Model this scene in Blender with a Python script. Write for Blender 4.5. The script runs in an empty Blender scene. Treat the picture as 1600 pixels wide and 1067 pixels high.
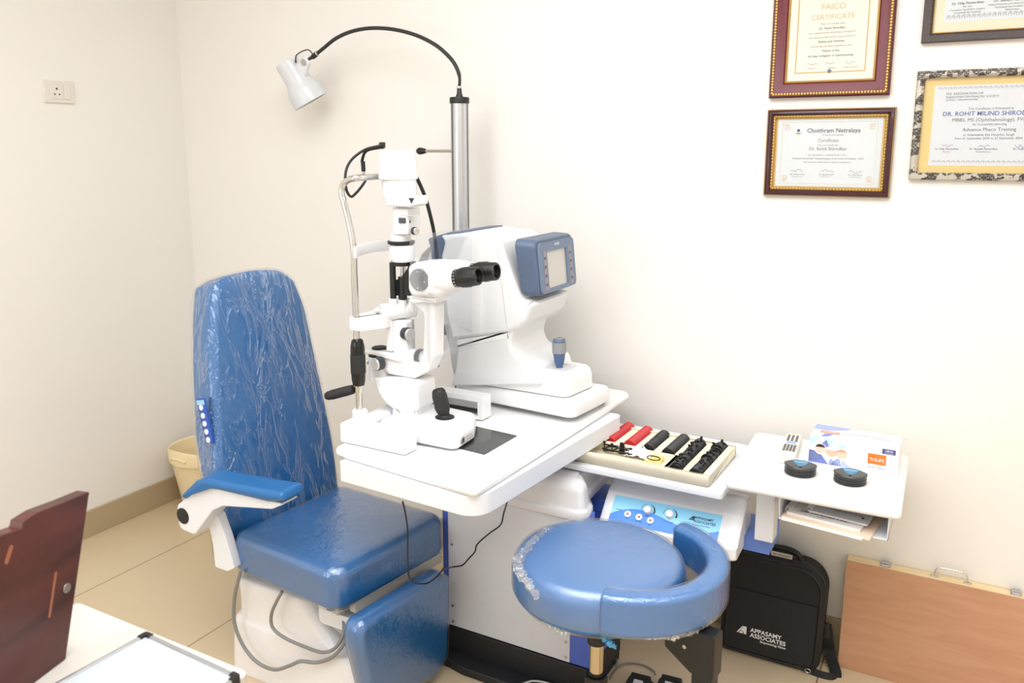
import bpy, bmesh, math, random
from mathutils import Vector, Matrix, noise
random.seed(7)
SC = bpy.context.scene
COL = SC.collection
R = math.radians
PI = math.pi

# ------------------------------------------------------------------ camera constants
FPX, CAMH, CYP = 1300.0, 1.53, 478.0
PITCH, YAW = .1858, .503
_cp, _sp, _cy, _sy = math.cos(PITCH), math.sin(PITCH), math.cos(YAW), math.sin(YAW)
FH = Vector((-_sy, _cy, 0)); RT = Vector((_cy, _sy, 0)); UPV = Vector((0, 0, 1))
FW = FH*_cp - UPV*_sp; UPC = UPV*_cp + FH*_sp
CAM = Vector((2.9993, -2.4872, CAMH))
def ray(x, y): return FW*FPX + RT*(x-800) + UPC*(CYP-y)
def P(x, y, z):            # the point at height z on the sight line of a picture point
    r = ray(x, y); return CAM + r*((z-CAM.z)/r.z)
def PY(x, y, v):           # ... on the plane Y = v
    r = ray(x, y); return CAM + r*((v-CAM.y)/r.y)
def PX(x, y, v):           # ... on the plane X = v
    r = ray(x, y); return CAM + r*((v-CAM.x)/r.x)
def PP(x, y, o, n):        # ... on the plane through o with normal n
    r = ray(x, y); return CAM + r*((Vector(o)-CAM).dot(n)/r.dot(n))

# ------------------------------------------------------------------ materials
def s2l(c):
    return tuple(((v/255)/12.92 if v/255 <= .04045 else ((v/255+.055)/1.055)**2.4) for v in c) + (1,)
MATS = {}
class NT:
    def __init__(s, name):
        s.m = bpy.data.materials.new(name); s.m.use_nodes = True
        s.t = s.m.node_tree; s.b = s.t.nodes['Principled BSDF']; s.out = s.t.nodes['Material Output']
    def n(s, typ, **kw):
        nd = s.t.nodes.new(typ)
        for k, v in kw.items():
            if k in nd.inputs: nd.inputs[k].default_value = v
            else: setattr(nd, k, v)
        return nd
    def l(s, a, b): s.t.links.new(a, b)
    def coord(s, scale=(1, 1, 1), rot=(0, 0, 0), kind='Object'):
        tc = s.n('ShaderNodeTexCoord'); mp = s.n('ShaderNodeMapping')
        mp.inputs['Scale'].default_value = scale; mp.inputs['Rotation'].default_value = rot
        s.l(tc.outputs[kind], mp.inputs['Vector']); return mp.outputs['Vector']
    def bump(s, h, strength=.2, dist=.01):
        bp = s.n('ShaderNodeBump'); bp.inputs['Strength'].default_value = strength; bp.inputs['Distance'].default_value = dist
        s.l(h, bp.inputs['Height']); return bp.outputs['Normal']
def pm(name, c, rough=.5, metal=0., coat=0., spec=.5, noise_=0., nscale=60, bump=0.):
    """principled material with a faint procedural mottling"""
    if name in MATS: return MATS[name]
    k = NT(name); b = k.b
    b.inputs['Roughness'].default_value = rough; b.inputs['Metallic'].default_value = metal
    b.inputs['Specular IOR Level'].default_value = spec
    b.inputs['Coat Weight'].default_value = coat; b.inputs['Coat Roughness'].default_value = .05
    col = s2l(c)
    nz = k.n('ShaderNodeTexNoise'); nz.inputs['Scale'].default_value = nscale; nz.inputs['Detail'].default_value = 4
    k.l(k.coord(), nz.inputs['Vector'])
    mx = k.n('ShaderNodeMix', data_type='RGBA')
    d = noise_ if noise_ else .02
    mx.inputs['A'].default_value = tuple(min(1, v*(1-d)) for v in col[:3])+(1,)
    mx.inputs['B'].default_value = tuple(min(1, v*(1+d)) for v in col[:3])+(1,)
    k.l(nz.outputs['Fac'], mx.inputs['Factor']); k.l(mx.outputs['Result'], b.inputs['Base Color'])
    if bump: k.l(k.bump(nz.outputs['Fac'], bump, .002), b.inputs['Normal'])
    MATS[name] = k.m; return k.m
def wood(name, c1, c2, scale=(2, 30, 30), rough=.4, coat=0., fine=.5):
    k = NT(name); v = k.coord(scale)
    n1 = k.n('ShaderNodeTexNoise'); n1.inputs['Scale'].default_value = 2.0; n1.inputs['Detail'].default_value = 6; n1.inputs['Distortion'].default_value = .6
    k.l(v, n1.inputs['Vector'])
    cr = k.n('ShaderNodeValToRGB'); cr.color_ramp.elements[0].color = s2l(c1); cr.color_ramp.elements[1].color = s2l(c2)
    cr.color_ramp.elements[0].position = .35; cr.color_ramp.elements[1].position = .65
    k.l(n1.outputs['Fac'], cr.inputs['Fac']); k.l(cr.outputs['Color'], k.b.inputs['Base Color'])
    k.b.inputs['Roughness'].default_value = rough; k.b.inputs['Coat Weight'].default_value = coat
    MATS[name] = k.m; return k.m

# ------------------------------------------------------------------ geometry
def T(*v): return Matrix.Translation(Vector(v))
def frame(o, x, y=None, z=None):
    """matrix with origin o, local X along x and local Y close to y (or local Z along z)"""
    x = Vector(x).normalized()
    if z is not None:
        z = Vector(z); z = (z - x*z.dot(x)).normalized(); y = z.cross(x)
    else:
        y = Vector(y); y = (y - x*y.dot(x)).normalized(); z = x.cross(y)
    m = Matrix((x, y, z)).transposed().to_4x4(); m.translation = Vector(o); return m
def along(a, b):
    a = Vector(a); b = Vector(b); z = (b-a).normalized()
    t = Vector((0, 0, 1)) if abs(z.z) < .9 else Vector((1, 0, 0))
    x = t.cross(z).normalized(); y = z.cross(x)
    m = Matrix((x, y, z)).transposed().to_4x4(); m.translation = a; return m
def spline(pts, n=8, closed=False):
    pts = [Vector(p) for p in pts]; out = []; N = len(pts)
    rng = range(N if closed else N-1)
    for i in rng:
        if closed: a, b, c, d = (pts[(i+k-1) % N] for k in range(4))
        else:
            b, c = pts[i], pts[i+1]; a = pts[i-1] if i else b*2-c; d = pts[i+2] if i+2 < N else c*2-b
        for j in range(n):
            t = j/n
            out.append(.5*((2*b)+(c-a)*t+(2*a-5*b+4*c-d)*t*t+(3*b-a-3*c+d)*t**3))
    if not closed: out.append(pts[-1])
    return out
def rpoly(pts, rad, n=6):
    """2-D polygon with filleted corners"""
    pts = [Vector((p[0], p[1])) for p in pts]; N = len(pts); out = []
    for i in range(N):
        a, b, c = pts[i-1], pts[i], pts[(i+1) % N]
        r = rad[i] if isinstance(rad, (list, tuple)) else rad
        u = a-b; w = c-b; lu, lw = u.length, w.length
        if r <= 1e-6: out.append(b); continue
        u /= lu; w /= lw; ang = u.angle(w); d = min(r/math.tan(ang/2), lu*.49, lw*.49)
        r2 = d*math.tan(ang/2); ctr = b+(u+w).normalized()*(r2/math.sin(ang/2))
        p0 = b+u*d; p1 = b+w*d; a0 = math.atan2(*(p0-ctr).yx); a1 = math.atan2(*(p1-ctr).yx)
        da = (a1-a0+PI) % (2*PI)-PI
        for j in range(n+1):
            t = a0+da*j/n; out.append(ctr+Vector((math.cos(t), math.sin(t)))*r2)
    return out
def rect(w, h, r=0, n=5, cx=0, cy=0):
    p = [(cx-w/2, cy-h/2), (cx+w/2, cy-h/2), (cx+w/2, cy+h/2), (cx-w/2, cy+h/2)]
    return rpoly(p, r, n)
def circle(r, n=32, cx=0, cy=0, ry=None, a0=0):
    return [Vector((cx+r*math.cos(a0+2*PI*i/n), cy+(ry or r)*math.sin(a0+2*PI*i/n))) for i in range(n)]
def _segd(p, a, b):
    ab = b-a; L = ab.length_squared
    t = 0 if L < 1e-14 else max(0, min(1, (p-a).dot(ab)/L)); return (p-a-ab*t).length
def _inside(p, o):
    c = False; N = len(o); j = N-1
    for i in range(N):
        a, b = o[i], o[j]
        if (a.y > p.y) != (b.y > p.y) and p.x < (b.x-a.x)*(p.y-a.y)/(b.y-a.y)+a.x: c = not c
        j = i
    return c
def offset(o, d):
    N = len(o); res = []
    area = sum(o[i].x*o[(i+1) % N].y-o[(i+1) % N].x*o[i].y for i in range(N))
    s = 1 if area > 0 else -1
    for i in range(N):
        a, b, c = o[i-1], o[i], o[(i+1) % N]
        e1 = (b-a); e2 = (c-b)
        if e1.length < 1e-9: e1 = e2
        if e2.length < 1e-9: e2 = e1
        n1 = Vector((-e1.y, e1.x)).normalized(); n2 = Vector((-e2.y, e2.x)).normalized()
        n = (n1+n2); n = n.normalized() if n.length > 1e-6 else n1
        k = max(.4, n.dot(n1)); res.append(b+n*(s*d/k))
    if d > 0:                                   # inset points that crossed over are merged into a good neighbour
        ok = []
        for q in res:
            m = min(_segd(q, o[i], o[(i+1) % N]) for i in range(N)); ok.append(m > d*.97-1e-6 and _inside(q, o))
        if any(ok):
            good = [i for i in range(N) if ok[i]]
            res = [res[i] if ok[i] else res[min(good, key=lambda g: min((g-i) % N, (i-g) % N))] for i in range(N)]
    return res
ORG = {}
class MB:
    def __init__(s): s.v = []; s.f = []; s.mi = []; s.mats = []; s.cm = 0
    def use(s, m):
        if m not in s.mats: s.mats.append(m)
        s.cm = s.mats.index(m); return s
    def add(s, vs, fs):
        b = len(s.v); s.v += [Vector(v) for v in vs]; s.f += [[b+i for i in f] for f in fs]; s.mi += [s.cm]*len(fs); return s
    def loft(s, rings, cap0=True, cap1=True, closed=True):
        n = len(rings[0]); vs = [p for r_ in rings for p in r_]; fs = []
        for i in range(len(rings)-1):
            for j in range(n if closed else n-1):
                a = i*n+j; b = i*n+(j+1) % n; fs.append((a, b, b+n, a+n))
        if cap0: fs.append(tuple(range(n))[::-1])
        if cap1: fs.append(tuple((len(rings)-1)*n+j for j in range(n)))
        return s.add(vs, fs)
    def box(s, lo, hi, M=None):
        lo = Vector(lo); hi = Vector(hi)
        vs = [Vector((x, y, z)) for z in (lo.z, hi.z) for x, y in ((lo.x, lo.y), (hi.x, lo.y), (hi.x, hi.y), (lo.x, hi.y))]
        if M: vs = [M @ v for v in vs]
        return s.add(vs, [(3, 2, 1, 0), (4, 5, 6, 7), (0, 1, 5, 4), (1, 2, 6, 5), (2, 3, 7, 6), (3, 0, 4, 7)])
    def hexa(s, b4, t4):
        return s.add(list(b4)+list(t4), [(3, 2, 1, 0), (4, 5, 6, 7), (0, 1, 5, 4), (1, 2, 6, 5), (2, 3, 7, 6), (3, 0, 4, 7)])
    def slab(s, outline, prof, M=None, crown=0., rings=0, crown0=0.):
        """stack of inset copies of a 2-D outline: prof = [(inset, z) ...]; crown domes the last face"""
        M = M or Matrix.Identity(4); rs = []
        for d, z in prof:
            o = offset(outline, d) if abs(d) > 1e-7 else outline
            rs.append([M @ Vector((p.x, p.y, z)) for p in o])
        if rings:
            o = offset(outline, prof[-1][0]); z = prof[-1][1]
            c = sum((p for p in o), Vector((0, 0)))/len(o)
            for k in range(1, rings):
                t = 1-k/rings
                rs.append([M @ Vector(((c.x+(p.x-c.x)*t), (c.y+(p.y-c.y)*t), z+crown*(1-t*t))) for p in o])
        return s.loft(rs)
    def rslab(s, outline, z0, z1, r, M=None, n=4, r0=None, crown=0., rings=0):
        r0 = r if r0 is None else r0; pr = []
        if r0 > 0: pr += [(r0*(1-math.sin(i/n*PI/2)), z0+r0*(1-math.cos(i/n*PI/2))) for i in range(n+1)]
        else: pr += [(0, z0)]
        if r > 0: pr += [(r*(1-math.cos(i/n*PI/2)), z1-r*(1-math.sin(i/n*PI/2))) for i in range(n+1)]
        else: pr += [(0, z1)]
        return s.slab(outline, pr, M, crown, rings)
    def tube(s, pts, r, n=10, closed=False):
        pts = [Vector(p) for p in pts]; N = len(pts); rings = []
        t0 = (pts[1]-pts[0]).normalized(); u = t0.orthogonal().normalized()
        for i, p in enumerate(pts):
            if closed: t = pts[(i+1) % N]-pts[i-1]
            else: t = pts[min(i+1, N-1)]-pts[max(i-1, 0)]
            t = t.normalized() if t.length > 1e-9 else t0
            u = (u-t*u.dot(t)).normalized(); w = t.cross(u)
            rr = r[i] if isinstance(r, (list, tuple)) else r
            rings.append([p+(u*math.cos(2*PI*k/n)+w*math.sin(2*PI*k/n))*rr for k in range(n)])
        if closed: rings.append(rings[0]); return s.loft(rings, False, False)
        return s.loft(rings)
    def lathe(s, prof, M, n=32, cap0=True, cap1=True):
        """prof = [(radius, z)...] turned about the local Z axis of M"""
        rings = [[M @ Vector((r*math.cos(2*PI*k/n), r*math.sin(2*PI*k/n), z)) for k in range(n)] for r, z in prof]
        return s.loft(rings, cap0, cap1)
    def cyl(s, a, b, r, r2=None, n=24, e=0.):
        L = (Vector(b)-Vector(a)).length; r2 = r if r2 is None else r2
        if e: pr = [(r-e, 0), (r-e*.3, e*.3), (r, e), (r2, L-e), (r2-e*.3, L-e*.3), (r2-e, L)]
        else: pr = [(r, 0), (r2, L)]
        return s.lathe(pr, along(a, b), n)
    def sphere(s, c, r, n=12, sx=1, sy=1, sz=1):
        pr = [(max(1e-5, r*math.sin(PI*i/n)), -r*math.cos(PI*i/n)) for i in range(n+1)]
        return s.lathe(pr, T(*c) @ Matrix.Diagonal((sx, sy, sz, 1)), n*2)
    def build(s, name, mat=None, parent=None, bevel=0., seg=2, smooth=35, subsurf=0):
        me = bpy.data.meshes.new(name); o = bpy.data.objects.new(name, me)
        org = ORG.get(parent.name, Vector((0, 0, 0))) if parent else Vector((0, 0, 0))
        me.from_pydata([tuple(v-org) for v in s.v], [], s.f)
        if s.mats and mat is None:
            for m in s.mats: me.materials.append(m)
            me.polygons.foreach_set('material_index', s.mi)
        else: me.materials.append(mat)
        bm = bmesh.new(); bm.from_mesh(me); bmesh.ops.remove_doubles(bm, verts=bm.verts, dist=2e-6); bmesh.ops.dissolve_degenerate(bm, edges=bm.edges, dist=2e-6); bmesh.ops.recalc_face_normals(bm, faces=bm.faces); bm.to_mesh(me); bm.free()
        flat_caps = False
        if bevel: me.shade_smooth()
        elif smooth:
            me.shade_smooth(); me.set_sharp_from_angle(angle=R(smooth))
            flat_caps = any(len(p.vertices) > 6 for p in me.polygons)
        COL.objects.link(o)
        if parent: o.parent = parent
        ORG[o.name] = org
        if bevel:
            b = o.modifiers.new('Bevel', 'BEVEL'); b.width = bevel; b.segments = seg; b.limit_method = 'ANGLE'; b.angle_limit = R(40); b.harden_normals = False
            b.use_clamp_overlap = True
            wn = o.modifiers.new('Normals', 'WEIGHTED_NORMAL'); wn.keep_sharp = False; wn.weight = 80
        if flat_caps:
            wn = o.modifiers.new('Normals', 'WEIGHTED_NORMAL'); wn.keep_sharp = True; wn.weight = 60
        if subsurf:
            u = o.modifiers.new('Sub', 'SUBSURF'); u.levels = u.render_levels = subsurf
        return o
def tag(o, label=None, cat=None, group=None, kind=None):
    if label: o['label'] = label
    if cat: o['category'] = cat
    if group: o['group'] = group
    if kind: o['kind'] = kind
    return o
def thing(name, loc, label, cat, group=None):
    o = bpy.data.objects.new(name, None); COL.objects.link(o); o.location = loc; o.empty_display_size = .05
    ORG[o.name] = Vector(loc); return tag(o, label, cat, group)
def solo(mb, name, mat, loc, label, cat, group=None, **kw):
    """a thing that is one mesh: origin moved to loc"""
    loc = Vector(loc); mb.v = [v-loc for v in mb.v]
    o = mb.build(name, mat, None, **kw); o.location = loc; ORG[o.name] = loc
    return tag(o, label, cat, group)
def text(s, M, size, mat, parent, name='lettering', align='LEFT', ext=.0002, bold=0., sx=1., shear=0., space=1.):
    cu = bpy.data.curves.new(name, 'FONT'); cu.body = s; cu.size = size; cu.align_x = align; cu.extrude = ext; cu.offset = bold
    cu.shear = shear; cu.space_character = space; cu.resolution_u = 3
    o = bpy.data.objects.new(name, cu); cu.materials.append(mat); COL.objects.link(o)
    org = ORG.get(parent.name, Vector((0, 0, 0))) if parent else Vector((0, 0, 0))
    o.parent = parent; o.matrix_local = Matrix.Translation(-org) @ M @ Matrix.Diagonal((sx, 1, 1, 1)); return o
def textmesh(lines, M, mat, parent, name='lettering', ext=.0002):
    """several lines of writing as ONE mesh; lines = (text, x, y, size, align, bold)"""
    mb = MB(); dg = bpy.context.evaluated_depsgraph_get()
    for (s, x, y, size, align, bold) in lines:
        cu = bpy.data.curves.new('tmp', 'FONT'); cu.body = s; cu.size = size; cu.align_x = align; cu.extrude = 0; cu.offset = bold*size; cu.resolution_u = 2
        ob = bpy.data.objects.new('tmp', cu); COL.objects.link(ob); dg.update()
        me = bpy.data.meshes.new_from_object(ob.evaluated_get(dg))
        mb.add([M @ Vector((v.co.x+x, v.co.y+y, ext)) for v in me.vertices], [tuple(p.vertices) for p in me.polygons])
        bpy.data.objects.remove(ob); bpy.data.curves.remove(cu); bpy.data.meshes.remove(me)
    return mb.build(name, mat, parent, smooth=0)
def clone(o, parent=None, loc=None):
    c = o.copy(); COL.objects.link(c)
    if parent: c.parent = parent
    if loc is not None: c.location = loc
    for ch in list(o.children): clone(ch, c)
    return c

# ------------------------------------------------------------------ common materials
WHITE = pm('white_plastic', (232, 233, 236), .32, spec=.5)
WPAINT = pm('white_powder_coat', (228, 231, 237), .38)
WLAM = pm('white_laminate', (236, 236, 236), .3)
LGREY = pm('light_grey_plastic', (205, 206, 208), .4)
MGREY = pm('mid_grey_plastic', (140, 141, 144), .4)
DGREY = pm('dark_grey_plastic', (70, 72, 76), .4)
BLACK = pm('black_plastic', (22, 22, 23), .38)
BLACKM = pm('gap_shade_black', (30, 30, 31), .62, bump=.2, nscale=400)
BLACKG = pm('black_gloss', (14, 14, 15), .15)
CHROME = pm('chrome', (215, 214, 212), .12, metal=1)
STEEL = pm('brushed_steel', (190, 186, 180), .3, metal=1)
ALU = pm('anodised_aluminium', (196, 197, 200), .36, metal=.85)
BLUE = pm('blue_vinyl', (36, 102, 162), .33, spec=.5, noise_=.05, nscale=14, bump=.05)
BLUESTEEL = pm('blue_powder_coat', (104, 142, 230), .42)
SLATE = pm('slate_blue_plastic', (84, 100, 126), .42)
RED = pm('red_plastic', (196, 34, 40), .4)
GOLD = pm('gold_leaf', (196, 158, 84), .35, metal=.7)
PAPER = pm('white_paper', (240, 241, 238), .7)
INK = pm('dark_ink', (48, 48, 54), .7)
INKG = pm('grey_ink', (120, 120, 120), .7)
PRINTW = pm('white_print', (235, 236, 238), .5)

def fresnel(k, ior):
    """the same reflectance from both faces of a thin clear sheet"""
    g = k.n('ShaderNodeNewGeometry'); mr = k.n('ShaderNodeMapRange'); mr.inputs['To Min'].default_value = ior; mr.inputs['To Max'].default_value = 1/ior
    k.l(g.outputs['Backfacing'], mr.inputs['Value']); fr = k.n('ShaderNodeFresnel'); k.l(mr.outputs['Result'], fr.inputs['IOR']); return fr
def film_material(name, sc=(3, 3, 3), strength=.6, base=.07, rough=.07, streak=(1, 1, .18)):
    """thin clear plastic wrap: mostly see-through, creased, with sharp reflections"""
    k = NT(name); t = k.t
    t.nodes.remove(k.b)
    v = k.coord(tuple(a*b for a, b in zip(sc, streak)))
    n1 = k.n('ShaderNodeTexNoise'); n1.inputs['Scale'].default_value = 9; n1.inputs['Detail'].default_value = 5; n1.inputs['Distortion'].default_value = 1.6
    k.l(v, n1.inputs['Vector'])
    vo = k.n('ShaderNodeTexVoronoi'); vo.feature = 'DISTANCE_TO_EDGE'; vo.inputs['Scale'].default_value = 7
    mixv = k.n('ShaderNodeMix', data_type='VECTOR'); mixv.inputs['Factor'].default_value = .35
    k.l(v, mixv.inputs['A']); k.l(n1.outputs['Color'], mixv.inputs['B']); k.l(mixv.outputs['Result'], vo.inputs['Vector'])
    mr = k.n('ShaderNodeMapRange'); mr.inputs['From Max'].default_value = .12; k.l(vo.outputs['Distance'], mr.inputs['Value'])
    ad = k.n('ShaderNodeMath', operation='MULTIPLY_ADD'); ad.inputs[1].default_value = .55
    k.l(mr.outputs['Result'], ad.inputs[0]); k.l(n1.outputs['Fac'], ad.inputs[2])
    nrm = k.bump(ad.outputs['Value'], strength, .012)
    gl = k.n('ShaderNodeBsdfGlossy'); gl.inputs['Roughness'].default_value = rough; gl.inputs['Color'].default_value = (1, 1, 1, 1); k.l(nrm, gl.inputs['Normal'])
    tr = k.n('ShaderNodeBsdfTransparent'); tr.inputs['Color'].default_value = (.97, .98, .99, 1)
    fr = fresnel(k, 1.5); k.l(nrm, fr.inputs['Normal'])
    mx = k.n('ShaderNodeMath', operation='MULTIPLY_ADD'); mx.inputs[1].default_value = .9; mx.inputs[2].default_value = base; mx.use_clamp = True
    k.l(fr.outputs['Fac'], mx.inputs[0])
    ms = k.n('ShaderNodeMixShader'); k.l(mx.outputs['Value'], ms.inputs['Fac']); k.l(tr.outputs['BSDF'], ms.inputs[1]); k.l(gl.outputs['BSDF'], ms.inputs[2])
    k.l(ms.outputs['Shader'], k.out.inputs['Surface']); MATS[name] = k.m; return k.m
FILM = film_material('clear_plastic_wrap', sc=(1.7, 1.7, 1.7), strength=.55, base=.035, streak=(1, 1, .3))
FILMX = film_material('clear_plastic_wrap_seat', sc=(4, 4, 4), strength=.16, base=.07, streak=(1, 1, .7), rough=.02)
def clear_material(name, tint=(.97, .98, .99, 1), base=.03):
    k = NT(name); k.t.nodes.remove(k.b)
    gl = k.n('ShaderNodeBsdfGlossy'); gl.inputs['Roughness'].default_value = .03
    tr = k.n('ShaderNodeBsdfTransparent'); tr.inputs['Color'].default_value = tint
    fr = fresnel(k, 1.45)
    mx = k.n('ShaderNodeMath', operation='ADD'); mx.inputs[1].default_value = base; k.l(fr.outputs['Fac'], mx.inputs[0])
    ms = k.n('ShaderNodeMixShader'); k.l(mx.outputs['Value'], ms.inputs['Fac']); k.l(tr.outputs['BSDF'], ms.inputs[1]); k.l(gl.outputs['BSDF'], ms.inputs[2])
    k.l(ms.outputs['Shader'], k.out.inputs['Surface']); MATS[name] = k.m; return k.m
CLEAR = clear_material('clear_acrylic')
GLASS = clear_material('picture_glass', (.99, .99, .99, 1), .02)
# ================================================================== the room
WALLY = .04
def wall_mat():
    k = NT('cream_wall_paint')
    nz = k.n('ShaderNodeTexNoise'); nz.inputs['Scale'].default_value = 220; nz.inputs['Detail'].default_value = 5; k.l(k.coord(), nz.inputs['Vector'])
    n2 = k.n('ShaderNodeTexNoise'); n2.inputs['Scale'].default_value = 1.2; k.l(k.coord(), n2.inputs['Vector'])
    mx = k.n('ShaderNodeMix', data_type='RGBA'); mx.inputs['A'].default_value = s2l((233, 230, 225)); mx.inputs['B'].default_value = s2l((237, 234, 229))
    k.l(n2.outputs['Fac'], mx.inputs['Factor']); k.l(mx.outputs['Result'], k.b.inputs['Base Color'])
    k.b.inputs['Roughness'].default_value = .6; k.l(k.bump(nz.outputs['Fac'], .08, .002), k.b.inputs['Normal']); return k.m
WALLM = wall_mat()
def floor_mat():
    """large cream vitrified tiles, 585 mm, with thin dark joints"""
    k = NT('cream_floor_tiles')
    tc = k.n('ShaderNodeTexCoord'); sp = k.n('ShaderNodeSeparateXYZ'); k.l(tc.outputs['Object'], sp.inputs[0])
    def joint(sock, off, size):
        a = k.n('ShaderNodeMath', operation='ADD'); a.inputs[1].default_value = off; k.l(sock, a.inputs[0])
        d = k.n('ShaderNodeMath', operation='DIVIDE'); d.inputs[1].default_value = size; k.l(a.outputs[0], d.inputs[0])
        f = k.n('ShaderNodeMath', operation='FRACT'); k.l(d.outputs[0], f.inputs[0])
        s = k.n('ShaderNodeMath', operation='SUBTRACT'); s.inputs[1].default_value = .5; k.l(f.outputs[0], s.inputs[0])
        b = k.n('ShaderNodeMath', operation='ABSOLUTE'); k.l(s.outputs[0], b.inputs[0])
        g = k.n('ShaderNodeMath', operation='GREATER_THAN'); g.inputs[1].default_value = .5-.0019/size; k.l(b.outputs[0], g.inputs[0]); return g.outputs[0]
    jx = joint(sp.outputs['X'], 10*.585-.385, .585); jy = joint(sp.outputs['Y'], 10*1.17+.03, 1.17)
    m = k.n('ShaderNodeMath', operation='MAXIMUM'); k.l(jx, m.inputs[0]); k.l(jy, m.inputs[1])
    nz = k.n('ShaderNodeTexNoise'); nz.inputs['Scale'].default_value = 3.5; nz.inputs['Detail'].default_value = 8; k.l(tc.outputs['Object'], nz.inputs['Vector'])
    cm = k.n('ShaderNodeMix', data_type='RGBA'); cm.inputs['A'].default_value = s2l((202, 182, 150)); cm.inputs['B'].default_value = s2l((210, 191, 160)); k.l(nz.outputs['Fac'], cm.inputs['Factor'])
    jm = k.n('ShaderNodeMix', data_type='RGBA'); jm.inputs['B'].default_value = s2l((120, 100, 76)); k.l(m.outputs[0], jm.inputs['Factor']); k.l(cm.outputs['Result'], jm.inputs['A'])
    k.l(jm.outputs['Result'], k.b.inputs['Base Color']); k.b.inputs['Roughness'].default_value = .3; return k.m
X1, Y1, ZC = 4.3, -4.3, 2.75
def struct(name, mb, mat, **kw):
    return tag(mb.build(name, mat, None, **kw), kind='structure')
struct('floor', MB().box((-.1, Y1-.1, -.06), (X1+.1, WALLY+.1, 0)), floor_mat(), smooth=0)
struct('ceiling', MB().box((-.1, Y1-.1, ZC), (X1+.1, WALLY+.1, ZC+.1)), pm('white_ceiling', (240, 240, 238), .7), smooth=0)
struct('wall_left', MB().box((-.1, Y1-.1, 0), (0, WALLY+.1, ZC)), WALLM, smooth=0)
struct('wall_back', MB().box((0, WALLY, 0), (X1, WALLY+.1, ZC)), WALLM, smooth=0)
struct('wall_right', MB().box((X1, Y1-.1, 0), (X1+.1, WALLY+.1, ZC)), WALLM, smooth=0)
# front wall with an unseen window opening, added for fill light
wx0, wx1, wz0, wz1 = .15, 1.5, .95, 2.3
mb = MB().box((0, Y1-.1, 0), (X1, Y1, wz0)).box((0, Y1-.1, wz1), (X1, Y1, ZC)).box((0, Y1-.1, wz0), (wx0, Y1, wz1)).box((wx1, Y1-.1, wz0), (X1, Y1, wz1))
struct('wall_front', mb, WALLM, smooth=0)
mb = MB()
for a, b in (((wx0, wz0), (wx1, wz0+.05)), ((wx0, wz1-.05), (wx1, wz1)), ((wx0, wz0), (wx0+.05, wz1)), ((wx1-.05, wz0), (wx1, wz1)), (((wx0+wx1)/2-.025, wz0), ((wx0+wx1)/2+.025, wz1))):
    mb.box((a[0], Y1-.09, a[1]), (b[0], Y1-.03, b[1]))
win = struct('added_window_1', mb, WPAINT, bevel=.003)
MB().box((wx0+.04, Y1-.065, wz0+.04), (wx1-.04, Y1-.059, wz1-.04)).build('added_window_pane', CLEAR, win, smooth=0)
skirt = pm('beige_skirting_tile', (178, 160, 130), .45)
for nm, lo, hi in (('baseboard_left', (0, Y1, 0), (.012, WALLY, .108)), ('baseboard_back', (.012, WALLY-.012, 0), (X1, WALLY, .118))):
    struct(nm, MB().box(lo, hi), skirt, bevel=.002)
# recessed round lights and an added soft-light panel in the ceiling
EMIT = None
def emit(name, c, s):
    k = NT(name); e = k.n('ShaderNodeEmission'); e.inputs['Color'].default_value = c; e.inputs['Strength'].default_value = s
    k.l(e.outputs['Emission'], k.out.inputs['Surface']); return k.m
EMW = emit('lit_diffuser', (1, .96, .89, 1), 14)
spots = [(3.9, -.6), (1.0, -3.4), (2.4, -3.6), (3.8, -3.5)]
for i, (x, y) in enumerate(spots):
    t = thing('ceiling_light', (x, y, ZC), 'round recessed downlight in the white ceiling', 'ceiling light', 'round ceiling downlights')
    MB().lathe([(.1, 0), (.1, -.012), (.088, -.014), (.084, -.004), (.084, 0)], T(x, y, ZC), 32, False, False).build('trim_ring', WPAINT, t)
    MB().lathe([(.084, -.004), (.0, -.004)], T(x, y, ZC), 32, False, False).build('diffuser', EMW, t)

pt_ = thing('added_ceiling_panel', (2.4, -1.9, ZC), 'large square luminous panel added to the white ceiling for soft light', 'ceiling light')  # unseen light source, added to soften the shadows in the room
PW, PD = 2.2, 1.8
m = MB()
for a, b in (((-PW/2-.02, -PD/2-.02), (PW/2+.02, -PD/2)), ((-PW/2-.02, PD/2), (PW/2+.02, PD/2+.02)), ((-PW/2-.02, -PD/2), (-PW/2, PD/2)), ((PW/2, -PD/2), (PW/2+.02, PD/2))):
    m.box((2.4+a[0], -1.9+a[1], ZC-.025), (2.4+b[0], -1.9+b[1], ZC))
m.build('added_panel_frame', WPAINT, pt_, smooth=0)
MB().box((2.4-PW/2, -1.9-PD/2, ZC-.012), (2.4+PW/2, -1.9+PD/2, ZC)).build('diffuser', emit('added_panel_diffuser', (.98, .99, 1, 1), 1.6), pt_, smooth=0)  # luminous face of the added ceiling panel
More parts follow.
